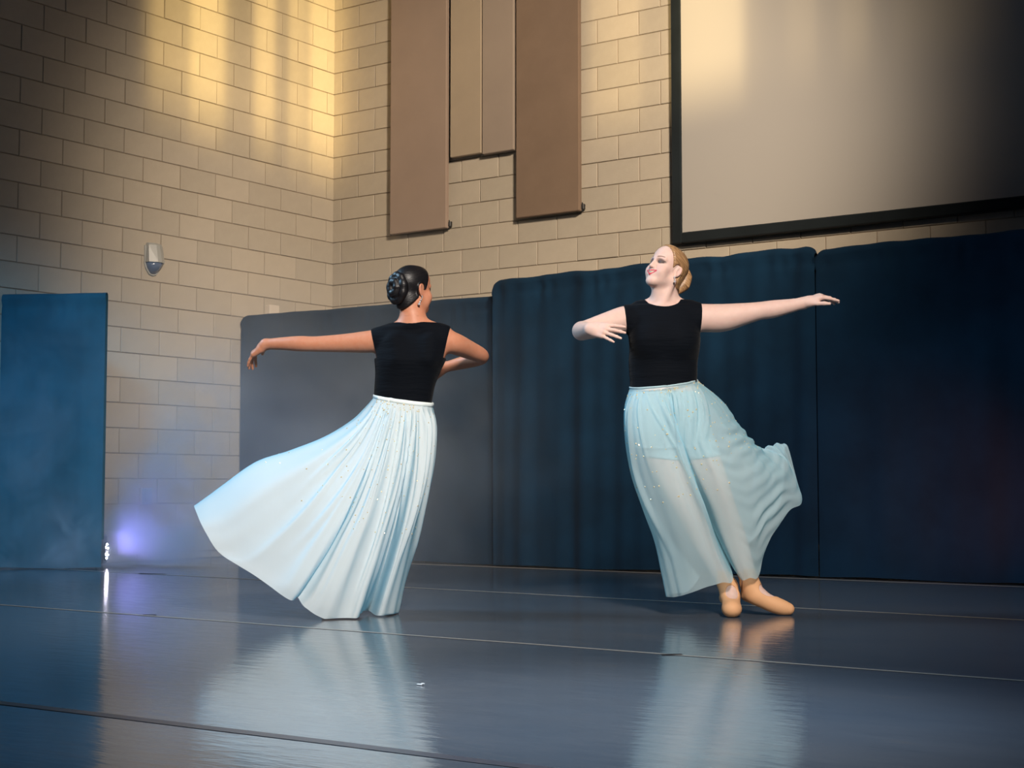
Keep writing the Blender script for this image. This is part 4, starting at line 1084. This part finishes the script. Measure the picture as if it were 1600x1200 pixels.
    f = garment(F, (at(960, 640, 0)[0], -0.26, zl - 0.02), (at(1150, 640, 0)[0], 0.26, zt + 0.02), 0.0075, [lambda x, y, z: zl - z + 0.02 * np.sin(x * 9), lambda x, y, z: z - zt])
    V, Q = f.surface(); np_mesh('lining', V, Q, [M_LINING], root, relax=1)
    ribs = [
        [(984, 606, 0), (975, 640, 0), (976, 690, 0), (985, 742, 0), (1004, 797, 0), (1022, 845, 0), (1034, 895, 0), (1042, 931, 0)],
        [(990, 607, -.06), (981, 642, -.10), (984, 695, -.11), (994, 748, -.11), (1014, 803, -.11), (1033, 850, -.10), (1046, 898, -.09), (1054, 933, -.08)],
        [(1000, 607, -.10), (994, 645, -.15), (1000, 700, -.17), (1013, 755, -.175), (1034, 810, -.17), (1052, 858, -.16), (1064, 900, -.14), (1071, 929, -.13)],
        [(1014, 606, -.125), (1013, 645, -.17), (1022, 703, -.19), (1039, 760, -.20), (1062, 815, -.195), (1082, 862, -.18), (1094, 896, -.16), (1101, 918, -.15)],
        [(1028, 605, -.135), (1032, 645, -.175), (1044, 700, -.19), (1064, 757, -.195), (1087, 812, -.19), (1107, 862, -.17), (1122, 895, -.15), (1128, 911, -.14)],
        [(1038, 604, -.135), (1047, 645, -.165), (1060, 695, -.175), (1080, 748, -.18), (1103, 803, -.165), (1124, 858, -.14), (1139, 892, -.12), (1146, 907, -.11)],
        [(1043, 604, -.13), (1053, 645, -.13), (1065, 695, -.10), (1084, 748, -.06), (1107, 803, -.02), (1122, 836, 0.02), (1132, 856, 0.04), (1137, 866, .05)],
        [(1049, 603, -.13), (1060, 643, -.16), (1072, 692, -.155), (1092, 746, -.15), (1114, 800, -.13), (1134, 855, -.11), (1149, 890, -.09), (1157, 905, -.08)],
        [(1062, 601, -.12), (1078, 640, -.165), (1096, 690, -.175), (1120, 745, -.185), (1140, 800, -.155), (1156, 855, -.125), (1167, 888, -.11), (1172, 903, -.10)],
        [(1075, 599, -.10), (1098, 638, -.145), (1122, 688, -.155), (1151, 745, -.15), (1170, 797, -.12), (1179, 850, -.09), (1183, 882, -.07), (1186, 900, -.06)],
        [(1083, 597, -.07), (1113, 637, -.11), (1142, 686, -.12), (1174, 738, -.11), (1190, 780, -.09), (1196, 815, -.06), (1198, 838, -.04), (1199, 850, -.03)],
        [(1087, 596, -.03), (1122, 634, -.06), (1153, 682, -.07), (1186, 728, -.06), (1203, 762, -.04), (1212, 790, -.02), (1216, 808, -.01), (1217, 820, 0)],
        [(1089, 595, 0), (1128, 631, -.015), (1159, 676, -.02), (1190, 716, -.01), (1212, 748, .0), (1224, 772, .02), (1231, 787, .03), (1235, 797, .04)],
        [(1090, 595, .03), (1130, 628, .03), (1162, 672, .04), (1192, 706, .06), (1220, 730, .07), (1239, 758, .08), (1248, 776, .08), (1253, 786, .085)],
        [(1087, 595, .06), (1126, 628, .08), (1157, 670, .10), (1188, 702, .12), (1211, 706, .13), (1229, 720, .14), (1240, 740, .14), (1247, 760, .14)],
        [(1078, 597, .09), (1114, 640, .13), (1146, 682, .16), (1180, 706, .18), (1200, 698, .18), (1213, 694, .18), (1222, 693, .18), (1228, 697, .18)],
        [(1060, 600, .115), (1085, 650, .16), (1115, 710, .19), (1150, 752, .20), (1178, 765, .20), (1198, 772, .20), (1210, 780, .20), (1219, 786, .19)],
        [(1040, 602, .125), (1055, 650, .17), (1080, 720, .19), (1115, 785, .19), (1140, 812, .18), (1154, 832, .17), (1162, 843, .16), (1168, 850, .15)],
        [(1020, 604, .12), (1026, 650, .16), (1045, 720, .18), (1073, 790, .17), (1092, 825, .16), (1106, 848, .15), (1114, 860, .13), (1119, 868, .12)],
        [(1000, 606, .09), (998, 648, .13), (1008, 715, .15), (1030, 785, .14), (1050, 840, .13), (1064, 882, .11), (1074, 906, .10), (1080, 920, .10)],
        [(988, 606, .05), (981, 643, .07), (985, 700, .08), (1000, 765, .08), (1020, 822, .08), (1036, 868, .07), (1047, 903, .06), (1054, 928, .05)],
    ]
    rng = random.Random(4)
    pleats = [(0.045 + 0.46 * (i + rng.uniform(-0.35, 0.35)) / 15, rng.uniform(0.004, 0.009), rng.uniform(0.008, 0.018), rng.uniform(0.25, 0.9)) for i in range(16)]
    def ripple(u, v):
        right = 1 / (1 + np.exp(-(u - 0.375) / 0.018)) * (1 / (1 + np.exp((u - 0.80) / 0.02)))
        r = (0.0018 * np.sin(u * 2 * np.pi * 27 + 2.0 * np.sin(u * 21) + 2 * v) + 0.006 * v * np.sin(u * 2 * np.pi * 8 + 3.5 * v + 1.2 * np.sin(u * 15))) * (1 - 0.8 * right)
        for c, w, d, e in pleats:
            cc = c + (0.286 - c) * 0.55 * np.clip(v / 0.30, 0, 1) * (c > 0.12) + 0.006 * np.sin(v * 5 + c * 40)
            r = r - d * np.exp(-((u - cc) / (w * (0.9 + 1.2 * v))) ** 2) * np.clip(v * 9, 0, 1) * np.clip((e - v) / 0.25 + 0.2, 0.0, 1)
        # cloth dragged round the leg towards the flying hem
        q = v - 1.1 * (u - 0.33) + 1.5 * np.clip(u - 0.45, 0, 1) ** 2
        drag = np.sin(q * 50 + 2.6 * np.sin(q * 15 + u * 5)) + 0.5 * np.sin(q * 91 + 3 * np.sin(u * 22))
        r = r + right * 0.0042 * drag * np.clip((v - 0.20) / 0.2, 0, 1) * np.clip((u - 0.375) / 0.08, 0, 1)
        return r
    sk, G, N = skirt_mesh(S, 'long_skirt', ribs, M_SKIRT_B, root, 14, 130, ripple)
    waistband(G, sk, 0.006, 0.002, M_LINING)
    rhinestones(G, N, sk, 200, 0.55, random.Random(9), 0.0040, lambda u: u < 0.72)
    return root
dancer_dark()
dancer_blonde()
# ------------------------------------------------------------------ stage smoke
def build_haze():
    bm = bmesh.new(); add_box(bm, 0.02, 4.6, -4.6, -0.1, 0.01, 2.7)
    m = bpy.data.materials.new('stage_smoke'); m.use_nodes = True; nt = m.node_tree; nt.nodes.clear()
    out = nt.nodes.new('ShaderNodeOutputMaterial'); vol = nt.nodes.new('ShaderNodeVolumePrincipled')
    nt.links.new(vol.outputs[0], out.inputs['Volume'])
    vol.inputs['Color'].default_value = (0.78, 0.88, 1.0, 1); vol.inputs['Anisotropy'].default_value = 0.15
    tc = nt.nodes.new('ShaderNodeTexCoord'); P = tc.outputs['Object']
    def gauss(cx, cy, cz, rx, ry, rz, amp):
        mp = nt.nodes.new('ShaderNodeMapping'); mp.vector_type = 'TEXTURE'
        mp.inputs['Location'].default_value = (cx, cy, cz); mp.inputs['Scale'].default_value = (rx, ry, rz); mp.inputs['Rotation'].default_value = (0, 0, 0.614)
        nt.links.new(P, mp.inputs[0])
        ln = nt.nodes.new('ShaderNodeVectorMath'); ln.operation = 'DOT_PRODUCT'
        nt.links.new(mp.outputs[0], ln.inputs[0]); nt.links.new(mp.outputs[0], ln.inputs[1])
        e = math_node(nt, 'EXPONENT', math_node(nt, 'MULTIPLY', ln.outputs['Value'], -1.0))
        return math_node(nt, 'MULTIPLY', e, amp)
    def nz(scale, lo, hi, off=0.0):
        mp = nt.nodes.new('ShaderNodeMapping'); mp.inputs['Location'].default_value = (off, off * 0.7, 0)
        nt.links.new(P, mp.inputs[0])
        n = nt.nodes.new('ShaderNodeTexNoise'); n.inputs['Scale'].default_value = scale; n.inputs['Detail'].default_value = 3; n.inputs['Distortion'].default_value = 0.6
        nt.links.new(mp.outputs[0], n.inputs['Vector'])
        r = nt.nodes.new('ShaderNodeMapRange'); r.interpolation_type = 'SMOOTHSTEP'; nt.links.new(n.outputs['Fac'], r.inputs[0])
        r.inputs[1].default_value = lo; r.inputs[2].default_value = hi; r.inputs[3].default_value = 0; r.inputs[4].default_value = 1
        return r.outputs[0]
    add = lambda a, b2: math_node(nt, 'ADD', a, b2)
    mul = lambda a, b2: math_node(nt, 'MULTIPLY', a, b2)
    n1 = nz(1.3, 0.30, 0.72); n2 = nz(2.6, 0.40, 0.64, 4.0)
    plume = add(gauss(0.72, -2.80, 0.16, 0.46, 0.30, 0.32, 4.6), gauss(0.80, -2.76, 0.48, 0.30, 0.30, 0.34, 2.6))
    plume = add(plume, add(gauss(0.94, -2.66, 0.92, 0.24, 0.26, 0.38, 1.6), gauss(1.10, -2.54, 1.38, 0.26, 0.28, 0.36, 0.7)))
    plume = add(plume, gauss(0.55, -3.66, 0.16, 0.26, 0.18, 0.26, 2.6))
    plume = add(plume, gauss(1.7, -2.35, 0.10, 0.75, 0.40, 0.20, 0.9))
    plume = add(plume, gauss(0.42, -3.78, 0.95, 0.50, 0.14, 0.85, 0.55))
    jet = add(gauss(0.52, -2.955, 0.125, 0.10, 0.025, 0.022, 4.5), gauss(0.64, -2.87, 0.14, 0.12, 0.06, 0.05, 3.5))
    veil = add(gauss(1.9, -1.75, 0.75, 1.15, 0.9, 0.85, 0.36), gauss(0.8, -2.2, 0.4, 1.5, 1.6, 1.5, 0.24))
    dens = add(add(mul(plume, add(mul(n2, 1.25), 0.10)), jet), mul(veil, add(mul(n1, 1.0), 0.30)))
    nt.links.new(dens, vol.inputs['Density'])
    o = bm_obj('stage_smoke', bm, m)
    tag(o, 'drifting blue-violet stage smoke over the floor at the left, spreading from the fog machine', 'smoke', None, 'stuff')
    return o
build_haze()
SC.cycles.volume_bounces = 1
SC.cycles.volume_step_rate = 1.4
SC.cycles.volume_max_steps = 160
